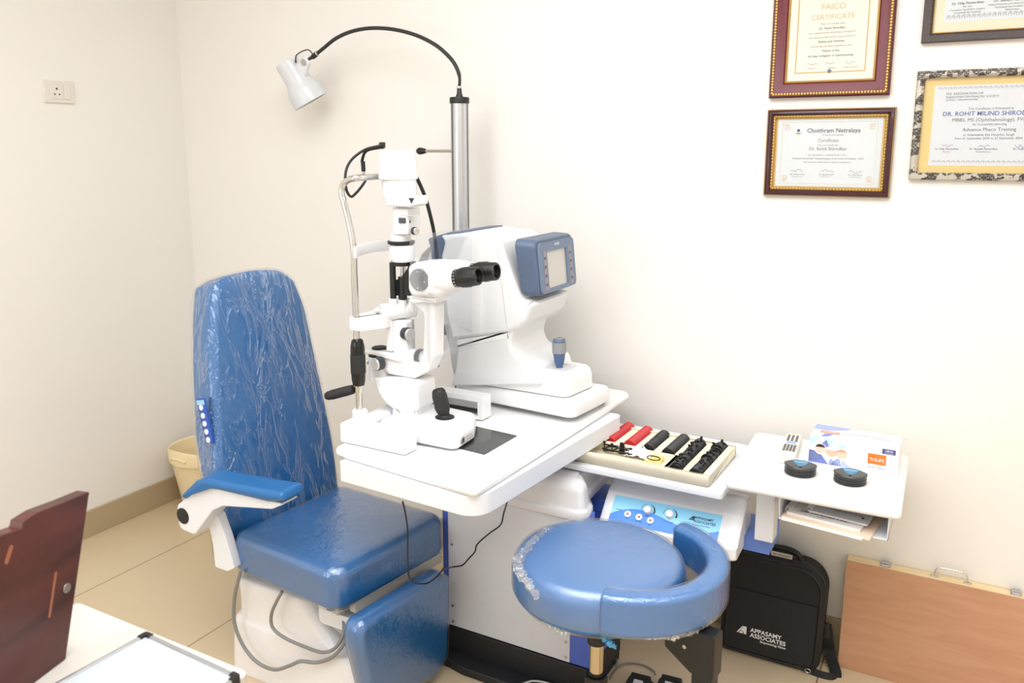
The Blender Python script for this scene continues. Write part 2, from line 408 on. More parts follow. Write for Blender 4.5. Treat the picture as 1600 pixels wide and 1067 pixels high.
# wall socket on the left wall
k = PX(66, 125, 0); k2 = PX(115, 162, 0)
so = thing('wall_socket', (0, (k.y+k2.y)/2, (k.z+k2.z)/2), 'white two-module power socket plate on the left cream wall', 'socket')
cy0, cz0 = (k.y+k2.y)/2, (k.z+k2.z)/2
sockm = pm('socket_white', (226, 218, 210), .4)
Ms = Matrix(((0, 0, 1, 0), (1, 0, 0, cy0), (0, 1, 0, cz0), (0, 0, 0, 1)))
MB().rslab(rect(.122, .08, .006), 0, .009, .003, Ms, r0=0).build('plate', sockm, so)
MB().rslab(rect(.048, .052, .004, cx=-.012), .008, .0115, .0015, Ms, r0=0).build('socket_outlet', sockm, so)
MB().rslab(rect(.026, .052, .004, cx=.028), .008, .0125, .002, Ms, r0=0).build('switch', sockm, so)
mb = MB()
for hx, hy, hr in ((-.012, .011, .0038), (-.021, -.009, .003), (-.003, -.009, .003)):
    mb.cyl(Ms @ Vector((hx, hy, .0112)), Ms @ Vector((hx, hy, .0119)), hr, n=12)
mb.build('pin_hole', BLACK, so)

# beige waste basket in the corner
bc = Vector((.18, -.125, 0))
bk = thing('waste_basket', bc, 'cream woven-pattern plastic basket standing in the room corner behind the blue chair', 'basket')
def basket_mat():
    k = NT('cream_woven_plastic'); 
    tc = k.n('ShaderNodeTexCoord')
    w = k.n('ShaderNodeTexChecker'); w.inputs['Scale'].default_value = 90; k.l(tc.outputs['Object'], w.inputs['Vector'])
    k.b.inputs['Base Color'].default_value = s2l((236, 218, 178)); k.b.inputs['Roughness'].default_value = .5
    k.l(k.bump(w.outputs['Fac'], .5, .004), k.b.inputs['Normal']); return k.m
BM = basket_mat(); Hb = .275
MB().lathe([(.09, 0), (.1, .004), (.138, Hb-.05), (.139, Hb-.05), (.131, Hb-.05), (.095, .01), (.0001, .01)], T(*bc), 48, True, False).build('basket_body', BM, bk)
BM2 = pm('cream_plastic', (240, 222, 180), .45)
mb = MB(); n = 64; rings = []
for i in range(n+1):
    a = 2*PI*i/n; lift = .018*abs(math.sin(a))**4
    c = Vector((math.cos(a), math.sin(a), 0))
    rings.append([bc+c*.137+Vector((0, 0, Hb-.052)), bc+c*.147+Vector((0, 0, Hb-.05)), bc+c*.15+Vector((0, 0, Hb-.006+lift)), bc+c*.147+Vector((0, 0, Hb+lift)), bc+c*.141+Vector((0, 0, Hb-.004+lift)), bc+c*.132+Vector((0, 0, Hb-.05))])
mb.loft(rings, False, False).build('rim', BM2, bk)
for s in (-1, 1):
    a0 = s*PI/2; pts = [bc+Vector((math.cos(a0+t)*.148, math.sin(a0+t)*.148, Hb-.03+.012*math.cos(t*4))) for t in (-.32, -.2, 0, .2, .32)]
    MB().tube(spline(pts, 5), .006, 8).build('handle', BM2, bk)
# ================================================================== patient chair
zs0, zs1 = .345, .46
ch = thing('examination_chair', (1.43, -.74, 0), 'blue padded patient chair wrapped in clear plastic, on a white moulded base', 'chair')
def xy(p): return Vector((p.x, p.y))
nb = P(362, 852, .42); nf = P(524, 921, .42); ff = P(703, 823, .42); fb = P(535, 772, .42)
seat_o = rpoly([xy(nb), xy(nf), xy(ff), xy(fb)], [.03, .055, .06, .03], 8)
def cushion(outline, z0, z1, r, M=None, crown=.012, rings=6):
    return MB().rslab(outline, z0, z1, r, M, 5, r*.6, crown, rings)
seat = cushion(seat_o, zs0, zs1, .028).build('seat', BLUE, ch, smooth=60)
# clear wrap around the seat cushion, gathered below
mb = MB(); mb.slab(offset(seat_o, -.004), [(.045, zs0-.008), (.012, zs0-.006), (0, zs0+.006), (0, zs1-.026), (.008, zs1-.008), (.026, zs1+.004)], None, .012, 6)
mb.build('plastic_cover', FILMX, seat, smooth=60)
seat_c = sum(seat_o, Vector((0, 0)))/len(seat_o)
pan = MB().rslab(offset(seat_o, .045), zs0-.04, zs0+.002, .006).build('seat_pan', pm('pale_grey_metal', (196, 192, 184), .4), ch, smooth=40)
fdir = Vector((ff.x-nf.x, ff.y-nf.y, 0)).normalized(); fout = Vector((fdir.y, -fdir.x, 0))
Mfp = Matrix((fdir, fout, UPV)).transposed().to_4x4(); Mfp.translation = Vector((nf.x, nf.y, 0))
MB().box((.07, -.03, zs0-.030), ((ff-nf).length-.03, -.006, zs0+.004), Mfp).build('front_board', pm('pale_grey_metal', (196, 192, 184), .4), ch, bevel=.004)
# backrest: leaning slab
yb0 = nb.y; tilt = R(13)
o0 = P(346, 838, .445)                       # near lower front corner
hdir = (P(529, 748, .455)-o0); hdir.z = 0; hdir.normalize()
nrm = Vector((hdir.y, -hdir.x, 0)) if hdir.y > 0 else Vector((-hdir.y, hdir.x, 0))
if nrm.x < 0: nrm = -nrm
upb = (Vector((0, 0, 1))*math.cos(tilt)-nrm*math.sin(tilt)).normalized()
nrmb = hdir.cross(upb); nrmb = nrmb if nrmb.x > 0 else -nrmb
Mb = frame(o0, hdir, upb)                    # local Z = hdir x upb
zsg = 1 if (Mb.to_3x3() @ Vector((0, 0, 1))).dot(nrmb) > 0 else -1
Mbi = Mb.inverted()
def onback(x, y):
    q = Mbi @ PP(x, y, o0, nrmb); return Vector((q.x, q.y))
bo_px = [(348, 866), (533, 778), (523, 690), (508, 610), (493, 540), (480, 480), (463, 436), (440, 421), (400, 421), (360, 430), (336, 444), (333, 480), (333, 560), (337, 660), (342, 760)]
bo = [onback(*q) for q in bo_px]
# resample smooth outline
crn = [Vector((q.x, q.y, 0)) for q in bo]
side = spline(crn[1:7], 4)[:-1]+spline(crn[6:11], 6)[:-1]+spline(crn[10:]+[crn[0]], 4)
bo_s = [Vector((q.x, q.y)) for q in side]
bt = .115
def taper(m):
    for i, v in enumerate(m.v):
        q = Mbi @ v
        if q.z*zsg < 0: q.z *= max(.3, min(1, .45+.55*(q.y+.02)/.30)); m.v[i] = Mb @ q
    return m
def backslab(out, f, b, r):
    z_f = f*zsg; z_b = b*zsg
    return taper(MB().slab(out, [(r*.9, z_b), (r*.3, z_b+zsg*r*.3), (0, z_b+zsg*r)]+[(r*(1-math.cos(i/5*PI/2)), z_f-zsg*r*(1-math.sin(i/5*PI/2))) for i in range(6)], Mb, zsg*.010, 6))
back = backslab(bo_s, 0, -bt, .026).build('backrest', BLUE, ch, smooth=60)
backslab(offset(bo_s, -.006), .006, -bt-.006, .03).build('plastic_cover', FILM, back, smooth=60)
# key pad on the near side face of the backrest
kp0 = Mb @ Vector((onback(335, 655).x-.0085, onback(335, 655).y, -bt*.22*zsg))
sx = nrmb; sy = upb
Mk = frame(kp0, -hdir.cross(upb) if False else sx, sy)
out = -hdir
Mk = Matrix((sx, sy, sx.cross(sy))).transposed().to_4x4(); Mk.translation = kp0
sgn = 1 if sx.cross(sy).dot(out) > 0 else -1
kb = MB().rslab(rect(.034, .135, .004), 0, .006*sgn, .0, Mk, r0=0).build('control_keypad', pm('keypad_blue', (38, 84, 178), .3), ch, smooth=30)
mb = MB().box((-.006-.011, .048, .0061*sgn), (.017, .062, .0075*sgn), Mk).build('panel_label', pm('cyan_print', (150, 205, 235), .4), kb)
for i in range(5):
    MB().cyl(Mk @ Vector((-.002, .04-.024*i, .005*sgn)), Mk @ Vector((-.002, .04-.024*i, .0085*sgn)), .0085, n=20, e=.001).build('button', pm('button_white', (236, 236, 238), .35), kb)
# lower backrest filler, black for the shade between back and seat
MB().box((.02, -.10, -.08*zsg), ((hdir.dot(P(529, 748, .455)-o0))-.02, -.03, -.03*zsg), Mb).build('back_gap_filler', BLACKM, ch)
# armrest, near side
ya = nb.y-.075
A = lambda x, y: PY(x, y, ya)
def arm_prism(pts, y0, y1, name, mat, par, bev, rad):
    o = rpoly([(q.x, q.z) for q in (A(*p) for p in pts)], rad, 5)
    M = Matrix(((1, 0, 0, 0), (0, 0, 1, 0), (0, 1, 0, 0), (0, 0, 0, 1)))
    return MB().rslab(o, y0, y1, bev, M, 3, bev).build(name, mat, par, smooth=40)
arm = arm_prism([(276, 790), (312, 760), (345, 764), (444, 788), (424, 796), (348, 791), (332, 798), (304, 836), (280, 826)], ya, ya+.06, 'arm_frame', WPAINT, ch, .004, [.02, .02, .02, .003, .003, .015, .015, .02, .02])
pad = arm_prism([(285, 773), (308, 750), (322, 746), (352, 752), (444, 768), (447, 782), (421, 783), (345, 765), (316, 761), (292, 779)], ya-.012, ya+.072, 'arm_pad', BLUE, ch, .013, [.006, .02, .02, .02, .012, .006, .006, .03, .02, .006])
pc = A(286, 806)
MB().cyl((pc.x, ya-.0015, pc.z), (pc.x, ya+.002, pc.z), .0235, n=32).build('pivot_cap', BLACKM, arm)
# curved bracket down to the seat
yb2 = nb.y-.030
B = lambda x, y: PY(x, y, yb2)
o = rpoly([(q.x, q.z) for q in (B(*p) for p in [(322, 812), (338, 800), (352, 838), (362, 872), (366, 888), (355, 893), (336, 886), (333, 858), (330, 838)])], [.005, .01, .03, .03, .004, .004, .006, .03, .03], 4)
Mx = Matrix(((1, 0, 0, 0), (0, 0, 1, 0), (0, 1, 0, 0), (0, 0, 0, 1)))
MB().rslab(o, yb2, yb2+.028, .003, Mx, 2, .003).build('arm_bracket', WPAINT, ch, smooth=40)
# white moulded base shroud
b0 = P(357, 1042, 0)
x0, y0 = b0.x, b0.y
def ring(xa, xb, ya_, yb_, r, z): return [Vector((p.x, p.y, z)) for p in rpoly([(xa, ya_), (xb, ya_), (xb, yb_), (xa, yb_)], r, 6)]
rs = [ring(x0, x0+.52, y0, y0+.42, .04, .0), ring(x0, x0+.52, y0, y0+.42, .04, .012), ring(x0+.003, x0+.51, y0+.002, y0+.412, .045, .10),
      ring(x0+.006, x0+.49, y0+.003, y0+.405, .05, .155), ring(x0+.012, x0+.47, y0+.005, y0+.40, .055, .168),
      ring(x0+.028, x0+.41, y0+.012, y0+.39, .05, .185), ring(x0+.036, x0+.36, y0+.008, y0+.385, .045, .24), ring(x0+.045, x0+.33, y0+.0, y0+.38, .04, .292),
      ring(x0+.056, x0+.32, y0+.006, y0+.37, .035, .306), ring(x0+.09, x0+.30, y0+.03, y0+.35, .03, .312)]
GLW = pm('white_moulded_plastic', (232, 231, 234), .22)
base = MB().loft(rs).build('base_shroud', GLW, ch, smooth=60)
cx, cy_ = x0+.335, y0+.13
MB().lathe([(.135, .02), (.118, .10), (.10, .18), (.088, .25), (.084, .27), (.07, .285), (.001, .29)], T(cx, cy_, 0), 40, True, False).build('column_cover', GLW, ch, smooth=60)
MB().box((x0+.15, y0+.06, .28), (x0+.32, y0+.34, zs0-.036)).build('lift_column', LGREY, ch, bevel=.006)
# leg rest hung from the seat front
xl = 1.765
L0 = PX(548, 985, xl); L1 = PX(703, 890, xl)
hl = (L1-L0); hl.z = 0; hl.normalize()
nl = Vector((hl.y, -hl.x, 0)); nl = nl if nl.x > 0 else -nl
tl = R(1.5); ul = (Vector((0, 0, 1))*math.cos(tl)+nl*math.sin(tl)).normalized(); nl2 = hl.cross(ul); nl2 = nl2 if nl2.x > 0 else -nl2
Ml = frame(L0, hl, ul); zl = 1 if (Ml.to_3x3() @ Vector((0, 0, 1))).dot(nl2) > 0 else -1
Mli = Ml.inverted()
def onleg(x, y): q = Mli @ PP(x, y, L0, nl2); return (q.x, q.y)
lo = rpoly([onleg(*q) for q in [(566, 976), (692, 895), (705, 903), (703, 1032), (680, 1062), (614, 1096), (582, 1092), (562, 1010)]], [.03, .015, .02, .05, .05, .03, .03, .2], 6)
lt = .062
mb = MB().slab(lo, [(.02, -zl*lt), (.004, -zl*(lt-.008)), (0, -zl*(lt-.02))]+[(.024*(1-math.cos(i/5*PI/2)), -zl*.024*(1-math.sin(i/5*PI/2))) for i in range(6)], Ml, zl*.006, 5)
leg = mb.build('leg_rest', BLUE, ch, smooth=60)
mb = MB().slab(offset(lo, -.004), [(.02, -zl*(lt+.004)), (0, -zl*(lt-.02))]+[(.024*(1-math.cos(i/5*PI/2)), zl*.004-zl*.024*(1-math.sin(i/5*PI/2))) for i in range(6)], Ml, zl*.006, 5)
mb.build('plastic_cover', FILMX, leg, smooth=60)
# white bracket carrying the leg rest
yk = nf.y+.075
bx0_ = PY(498, 962, yk).x
zk0, zk1 = PY(520, 980, yk).z, PY(520, 957, yk).z
ob = rpoly([(bx0_, zs0-.002), (bx0_+.026, zs0-.002), (bx0_+.026, zk1), (1.715, zk1), (1.715, zk0), (bx0_, zk0)], [0, 0, .01, 0, 0, .015], 4)
MB().rslab(ob, yk, yk+.035, .002, Mx, 2, .002).build('leg_bracket', WPAINT, ch, smooth=40)
MB().rslab(ob, yk+.30, yk+.335, .002, Mx, 2, .002).build('leg_bracket', WPAINT, ch, smooth=40)
# grey cables looping over the base
GC = pm('grey_cable', (128, 128, 126), .45)
yc = y0-.012
c1 = [P(376, 893, .36), PY(367, 930, yc-.02), PY(366, 970, yc-.015), PY(378, 1005, yc-.012), PY(400, 1033, yc-.012), PY(428, 1046, yc-.012), PY(452, 1040, yc-.012), PY(470, 1033, yc-.01), PY(495, 1035, yc), PY(520, 1026, yc), PY(538, 1005, yc), PY(546, 985, yc+.01), PY(545, 965, yc+.03)]
MB().tube(spline(c1, 6), .0052, 10).build('cable', GC, ch, smooth=60)
c2 = [PY(441, 924, yc-.02), PY(432, 940, yc-.018), PY(424, 960, yc-.015), PY(426, 980, yc-.015), PY(444, 996, yc-.012), PY(475, 1010, yc), PY(502, 1019, yc), PY(520, 1015, yc), PY(532, 1001, yc), PY(537, 985, yc+.01), PY(537, 965, yc+.03)]
MB().tube(spline(c2, 6), .0048, 10).build('cable', GC, ch, smooth=60)
# ================================================================== doctor's stool
sc = Vector((2.290, -.768, 0))
st = thing('stool', sc, 'round blue wrapped doctor stool with a curved blue arm cushion and black arm support', 'stool')
prof = [(.03, .478), (.012, .482), (.002, .494), (0, .515), (.001, .55), (.006, .566), (.016, .577), (.03, .582)]
so_ = circle(.205, 64, sc.x, sc.y)
BLUE2 = pm('blue_vinyl_light', (46, 116, 184), .36, noise_=.06, nscale=10, bump=.05)
seat2 = MB().slab(so_, [(.1, .472)]+prof, None, .006, 6).build('seat', BLUE2, st, smooth=60)
DFILM = film_material('dusty_wrap', strength=.10, base=.11, streak=(1, 1, 1), rough=.36)
mb = MB().slab(circle(.2085, 64, sc.x, sc.y), [(.07, .470), (.02, .474), (0, .505), (0, .55), (.006, .569), (.016, .581), (.03, .586)], None, .006, 6).build('plastic_cover', DFILM, seat2, smooth=60)
# crumpled roll of loose wrap lying along the rim
def crumple(pts, r, name, mat, par, seed=0, amp=.6):
    rnd = random.Random(seed); path = spline(pts, 8); rr = [r*(.55+.45*math.sin(PI*i/(len(path)-1)))*(.7+rnd.random()*amp) for i in range(len(path))]
    path = [p+Vector((rnd.uniform(-1, 1), rnd.uniform(-1, 1), rnd.uniform(-1, 1)))*r*.3 for p in path]
    m = MB(); m.tube(path, rr, 7); m.v = [v+Vector((rnd.uniform(-1, 1), rnd.uniform(-1, 1), rnd.uniform(-1, 1)))*r*.45 for v in m.v]
    return m.build(name, mat, par, smooth=0)
CRINK = film_material('crinkled_wrap', strength=.8, base=.16, streak=(1, 1, 1))
crumple([P(858, 826, .584), P(835, 843, .588), P(825, 858, .587), P(812, 876, .585), P(812, 893, .584), P(826, 912, .583), P(838, 936, .575)], .010, 'loose_wrap', CRINK, seat2, 3)
crumple([P(842, 962, .492), P(856, 974, .488), P(872, 982, .484), P(888, 989, .482)], .008, 'loose_wrap', CRINK, seat2, 4)
# curved arm cushion, a little outside the seat rim
ac = Vector((2.357, -.733, 0))
def arcpt(a, r, z): return Vector((ac.x+r*math.cos(a), ac.y+r*math.sin(a), z))
ro, ri, za, zb = .229, .179, .496, .590
def sect(a, g=0., k=1.):
    w = (ro-ri)/2*k+g; c = (ro+ri)/2; h = (zb-za)/2*(.55+.45*k)+g; zc = (za+zb)/2
    return [arcpt(a, c+p.x, zc+p.y) for p in rpoly([(-w, -h), (w, -h), (w, h), (-w, h)], min(w, h)*.55, 5)]
a0, a1 = R(-84), R(70)
def armcush(g):
    rs = []; n = 40
    for i, (da, k) in enumerate([(-.035, .45), (-.03, .7), (-.018, .9)]): rs.append(sect(a0+da, g, k))
    for i in range(n+1): rs.append(sect(a0+(a1-a0)*i/n, g))
    for da, k in [(.04, .93), (.07, .8), (.095, .6), (.105, .4)]: rs.append(sect(a1+da, g, k))
    return MB().loft(rs)
armc = armcush(0).build('arm_cushion', BLUE2, st, smooth=60)
armcush(.004).build('plastic_cover', film_material('arm_wrap', strength=.22, base=.08, streak=(1, 1, .6), rough=.2), armc, smooth=60)
TAIL = pm('blue_tinted_wrap', (90, 170, 220), .15)
crumple([P(934, 980, .50), P(938, 990, .485), P(947, 1000, .47), P(962, 1010, .452)], .007, 'wrap_tail', TAIL, armc, 6)
crumple([arcpt(a0+.4, .226, .50), arcpt(a0+.7, .227, .496), arcpt(a0+1.0, .226, .497), arcpt(a0+1.3, .226, .503)], .004, 'loose_wrap', CRINK, armc, 8)
# gas lift, base and arm support
bx_, by_ = sc.x, sc.y
MB().cyl((bx_, by_, .345), (bx_, by_, .50), .0235, n=28, e=.003).build('seat_collar', BLACK, st)
MB().cyl((bx_, by_, 0.24), (bx_, by_, .47), .0175, n=28).build('gas_lift', pm('warm_chrome', (205, 190, 160), .15, metal=1), st)
MB().lathe([(.0285, .022), (.0285, .255), (.026, .26), (.020, .26), (.020, .268), (.017, .268)], T(bx_, by_, 0), 32).build('lift_sleeve', BLACK, st)
MB().lathe([(.155, 0), (.157, .006), (.15, .016), (.06, .024), (.03, .034)], T(bx_, by_, 0), 48).build('base_disc', BLACK, st)
q = P(1098, 1040, .40); axd = (Vector((q.x, q.y, 0))-Vector((bx_, by_, 0))); L = axd.length; axd.normalize(); axw = Vector((-axd.y, axd.x, 0))
o2 = Vector((bx_, by_, 0))
Msp = Matrix((axd, UPV, axd.cross(UPV))).transposed().to_4x4(); Msp.translation = o2
outl = rpoly([(.03, .462), (L-.085, .462), (L-.085, .425), (L-.02, .385), (L+.035, .385), (L+.035, .49), (.03, .49)], [.002, .004, .01, .004, .006, .006, .002], 3)
sup = MB().rslab(outl, -.022, .022, .003, Msp, 2, .003).build('arm_bracket', BLACK, st, smooth=35)
mb = MB()
for u, v, rr in ((L-.062, .452, .006), (L-.035, .444, .005)):
    mb.cyl(Msp @ Vector((u, v, -.021)), Msp @ Vector((u, v, .0245)), rr, n=14, e=.001)
mb.build('screw', STEEL, sup)
MB().box((L-.018, .012, -.019), (L+.03, .388, .019), Msp).build('arm_post', BLACK, st, bevel=.003)
MB().box((L-.026, .0, -.026), (L+.038, .013, .026), Msp).build('post_foot', BLACKM, st, bevel=.003)
# ================================================================== instrument table
zt = .77
dA, dB = P(520, 705, zt-.012), P(743, 772, zt-.012)
dC = P(987, 617, zt-.012)
dD = dA+(dC-dB)*.97
dt = thing('instrument_table', ((dA.x+dC.x)/2, (dA.y+dC.y)/2, .68), 'white instrument table top with a rounded front edge under the two eye instruments', 'table')
to = rpoly([xy(dA), xy(dB), xy(dC), xy(dD)], [.022, .016, .03, .03], 6)
MB().slab(to, [(.014, zt-.028), (.004, zt-.024), (0, zt-.017), (0, zt-.011), (.003, zt-.004), (.009, zt)]).build('table_top', WLAM, dt, smooth=60)
ao = rpoly([xy(P(529, 750, .695)), xy(P(747, 812, .695)), xy(P(972, 672, .695)), xy(P(529, 750, .695))+(xy(P(972, 672, .695))-xy(P(747, 812, .695)))*.97], [.012, .055, .02, .02], 8)
MB().rslab(ao, .692, zt-.026, 0, None, 4, .004).build('apron', WPAINT, dt, smooth=50)
# pedestal joining the table to the cabinet, hidden below
dcx, dcy = 1.84, -.30
# white friction mat and dark glass plate for the microscope
gA, gB, gC, gD = P(700, 697, zt), P(757, 711.5, zt), P(808, 682, zt), P(745, 667, zt)
gp = thing('slide_plate', (gA+gC)/2, 'dark glossy glass plate set in a white mat on the instrument table', 'plate')
mo = rpoly([xy(gA)+Vector((-.18, -.035)), xy(gB)+Vector((.028, -.035)), xy(gC)+Vector((.03, .03)), xy(gD)+Vector((-.16, .03))], .02, 5)
MB().rslab(mo, zt, zt+.0012, .0005, None, 2, 0).build('mat', pm('mat_white', (238, 239, 240), .35), gp)
MB().rslab(rpoly([xy(gA)+Vector((-.02, 0)), xy(gB), xy(gC), xy(gD)+Vector((-.04, 0))], .003, 2), zt+.0012, zt+.0032, .0006, None, 2, 0).build('glass', pm('smoked_glass', (62, 64, 66), .06), gp)

# ================================================================== cabinet of the refraction unit
cu = thing('unit_cabinet', (1.93, -.45, 0), 'white and blue steel cabinet on a black floor plate under the instrument table', 'cabinet')
MB().box((dcx-.05, dcy-.05, .60), (dcx+.05, dcy+.05, .6912)).build('support_column', WPAINT, cu, bevel=.004)
yf = -.545
MB().box((1.69, yf+.003, .10), (2.178, yf+.245, .468)).box((1.6905, yf+.0035, .468), (2.05, yf+.2445, .55)).box((2.0501, yf+.0035, .468), (2.160, yf+.062, .545)).build('cabinet_body', pm('royal_blue_coat', (84, 110, 208), .45), cu, bevel=.003)
fp = MB().box((1.713, yf-.001, .104), (2.116, yf+.004, .546)).build('front_panel', pm('pale_grey_panel', (222, 224, 232), .4), cu, bevel=.0008)
scr = []
for x_, z_ in ((1.727, .37), (1.727, .17), (1.727, .118), (2.105, .165), (2.105, .48), (2.105, .118)):
    MB().cyl((x_, yf-.001, z_), (x_, yf-.0035, z_), .0042, n=14, e=.001).build('screw', STEEL, fp)
co = rpoly([(1.72, -.553), (2.165, -.553), (2.152, -.48), (2.112, -.42), (2.100, -.20), (1.72, -.20)], [.03, .03, .03, .03, .05, .03], 6)
MB().slab(co, [(.004, .536), (0, .540), (0, .558), (.006, .564), (.012, .570), (.016, .61), (.02, .622), (.03, .632), (.046, .636)]).build('top_cover', GLW, cu, smooth=60)
MB().box((1.75, yf+.246, .44), (2.05, -.20, .549)).build('upper_housing', BLUESTEEL, cu, bevel=.003)
E1 = P(1202, 868, .45)
arm_y0, arm_y1 = E1.y, E1.y+.125
MB().box((2.04, arm_y0, .45), (E1.x, arm_y1, .505)).build('side_arm', BLUESTEEL, cu, bevel=.003)
# black floor plate: under the cabinet and out to the front and left
KB = pm('black_textured_steel', (34, 34, 37), .5, noise_=.25, nscale=90, bump=.1)
MB().box((1.692, -.549, .022), (2.176, -.302, .10)).build('plinth', KB, cu, bevel=.003)
o = rpoly([(1.692, -.60), (1.74, -.60), (1.80, -.612), (2.14, -.612), (2.176, -.59), (2.176, -.302), (1.692, -.302)], [.01, .02, .02, .03, .03, .01, .01], 6)
MB().rslab(o, 0, .024, .004, None, 3, 0).build('floor_plate', KB, cu, smooth=40)

# ================================================================== lamp on its pole
py0 = -.12; px0 = PY(719.5, 300, py0).x
lp = thing('gooseneck_lamp', (px0, py0, 0), 'white spot lamp on a black gooseneck above a tall silver pole', 'lamp')
pz = PY(719, 152, py0).z
MB().cyl((px0, py0, 0), (px0, py0, .02), .09, n=40, e=.004).build('pole_base', BLACK, lp)
n_ = 48; prf = []
for i in range(n_):
    a = 2*PI*i/n_; r = .0288*(1-(.10 if (i % 12) in (5, 6, 7) else 0)); prf.append(Vector((px0+r*math.cos(a+.25), py0+r*math.sin(a+.25))))
MB().slab(prf, [(0, .02), (0, pz-.018)]).build('pole', ALU, lp, smooth=30)
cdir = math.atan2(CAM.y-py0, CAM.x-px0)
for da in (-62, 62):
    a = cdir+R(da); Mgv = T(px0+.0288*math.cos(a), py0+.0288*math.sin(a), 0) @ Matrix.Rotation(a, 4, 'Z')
    MB().box((-.004, -.0042, .021), (.0006, .0042, pz-.02), Mgv).build('pole_reflection_strip', pm('reflection_grey', (120, 122, 126), .5, metal=.4), lp, smooth=0)  # grey strips stand in for dark reflection bands on the round pole
MB().lathe([(.031, pz-.02), (.0325, pz-.018), (.0325, pz-.003), (.031, pz), (.013, pz+.001), (.0085, pz+.012), (.0075, pz+.03), (.0055, pz+.034)], T(px0, py0, 0), 32).build('pole_cap', BLACK, lp)
MB().cyl((px0, py0, pz+.028), (px0, py0, pz+.035), .0085, n=20, e=.001).build('collar', CHROME, lp)
gpx = [(719, 138), (718, 120), (712, 103), (701, 88), (680, 70), (650, 55), (615, 46), (580, 44), (550, 49), (525, 60), (506, 75), (496, 83)]
gpts = [PY(x, y, py0) for x, y in gpx]
gn = spline([Vector((px0, py0, pz+.03))]+gpts[1:], 6)
def ribbed():
    k = NT('black_ribbed_hose'); w = k.n('ShaderNodeTexWave'); w.inputs['Scale'].default_value = 90; k.l(k.coord(), w.inputs['Vector'])
    k.b.inputs['Base Color'].default_value = s2l((30, 29, 28)); k.b.inputs['Roughness'].default_value = .35; k.l(k.bump(w.outputs['Fac'], .3, .002), k.b.inputs['Normal']); return k.m
MB().tube(gn, [.0066 if i > 6 else .0052 for i in range(len(gn))], 12).build('gooseneck', ribbed(), lp, smooth=60)
g1 = gn[-1]; g0 = PY(484, 93, py0); dv = (g0-g1).normalized()
MB().cyl(g1-dv*.002, g1+dv*.005, .0095, n=20, e=.001).build('collar', CHROME, lp)
MB().cyl(g1+dv*.003, g1+dv*.028, .0098, .0085, n=20, e=.001).build('grip', BLACKM, lp)
# shade: turned bell, pointing down-right and a little towards the camera
q0 = PY(447, 95, py0-.01); q1 = PY(486, 159, py0+.045)
axis = (q1-q0).normalized(); Ls = (q1-q0).length
Msh = along(q0, q1)
w0, w1 = .046, .064
MB().lathe([(.001, .0), (.043, .002), (w0-.001, .006), (w0, .012), (w0+.001, Ls*.42), (w0+.003, Ls*.5), (w1-.004, Ls*.66), (w1, Ls*.72), (w1+.003, Ls), (w1+.001, Ls), (w1-.003, Ls*.72), (w0, Ls*.5), (.04, Ls*.3), (.001, Ls*.28)], Msh, 48, False, False).build('lamp_shade', pm('white_enamel', (208, 211, 215), .25), lp, smooth=50)
MB().sphere(q0+axis*Ls*.62, .03, 10).build('bulb', pm('frosted_bulb', (235, 232, 225), .4), lp)
pv = PY(477, 96, py0-.012)
perp = (pv-q0); perp = (perp-axis*perp.dot(axis)).normalized(); th = axis.cross(perp)
Mbk = Matrix((axis, perp, th)).transposed().to_4x4(); Mbk.translation = q0
u = (pv-q0).dot(axis); v = (pv-q0).dot(perp)
brk = MB().rslab(rpoly([(u-.04, w0-.004), (u+.048, w0-.004), (u+.012, v+.016), (u-.012, v+.014)], [.002, .004, .012, .012], 4), -.009, .009, .001, Mbk, 2, .001).build('bracket', WPAINT, lp)
MB().cyl(Mbk @ Vector((u, v, -.013)), Mbk @ Vector((u, v, .013)), .0115, n=20, e=.002).build('screw', STEEL, brk)
MB().cyl(g1+dv*.02, Mbk @ Vector((u, v, 0)), .006, n=12).build('joint', BLACK, lp)
MB().tube(spline([g1+dv*.022+perp*.004, (g1+pv)/2+UPV*.026-RT*.012, pv-RT*.030+UPV*.022, pv-RT*.034-UPV*.004, Mbk @ Vector((u-.03, w0, 0))], 6), .0022, 8).build('cord', BLACK, lp)
# side lever with black knob, low on the pole
k0 = Vector((px0, py0, PY(705, 236, py0).z)); k1 = PY(664, 236, py0); k2 = PY(647, 236, py0)
MB().cyl(k0, k1, .0048, n=12).build('lever', STEEL, lp)
MB().lathe([(.005, 0), (.008, .001), (.0118, .018), (.0118, .027), (.008, .034), (.001, .035)], along(k1-(k2-k1).normalized()*.003, k2), 20).build('knob', BLACK, lp)
# ================================================================== slit lamp microscope
yc0 = -.69
S = lambda x, y: PY(x, y, yc0)
sl = thing('slit_lamp', (1.70, -.70, zt), 'white slit lamp eye microscope with black eyepieces, chin rest frame and joystick', 'microscope')
SW = pm('instrument_white', (234, 234, 236), .28)
def vprism(pxs, ya_, yb_, name, mat, rad=.01, bev=.004, fn=None, par=None, plane=None):
    # the outline was read off the picture including the receding right side: take that strip off, then stand on the near face
    xs0 = min(p[0] for p in pxs); xs1 = max(p[0] for p in pxs); ymid = sum(p[1] for p in pxs)/len(pxs)
    q1 = PY(xs1, ymid, ya_); q2 = PY(xs1, ymid, yb_)
    dw = (q1-q2).dot(RT)/((q1-CAM).dot(FW))*FPX*.75 if fn is None else 0
    k = max(.55, (xs1-xs0-dw)/(xs1-xs0)) if xs1 > xs0 else 1
    f = fn or (lambda x, y: PY(xs0+(x-xs0)*k, y, ya_))
    o = rpoly([(q.x, q.z) for q in (f(*p) for p in pxs)], rad, 5)
    return MB().rslab(o, ya_, yb_, bev, Mx, 3, bev).build(name, mat, par or sl, smooth=45)
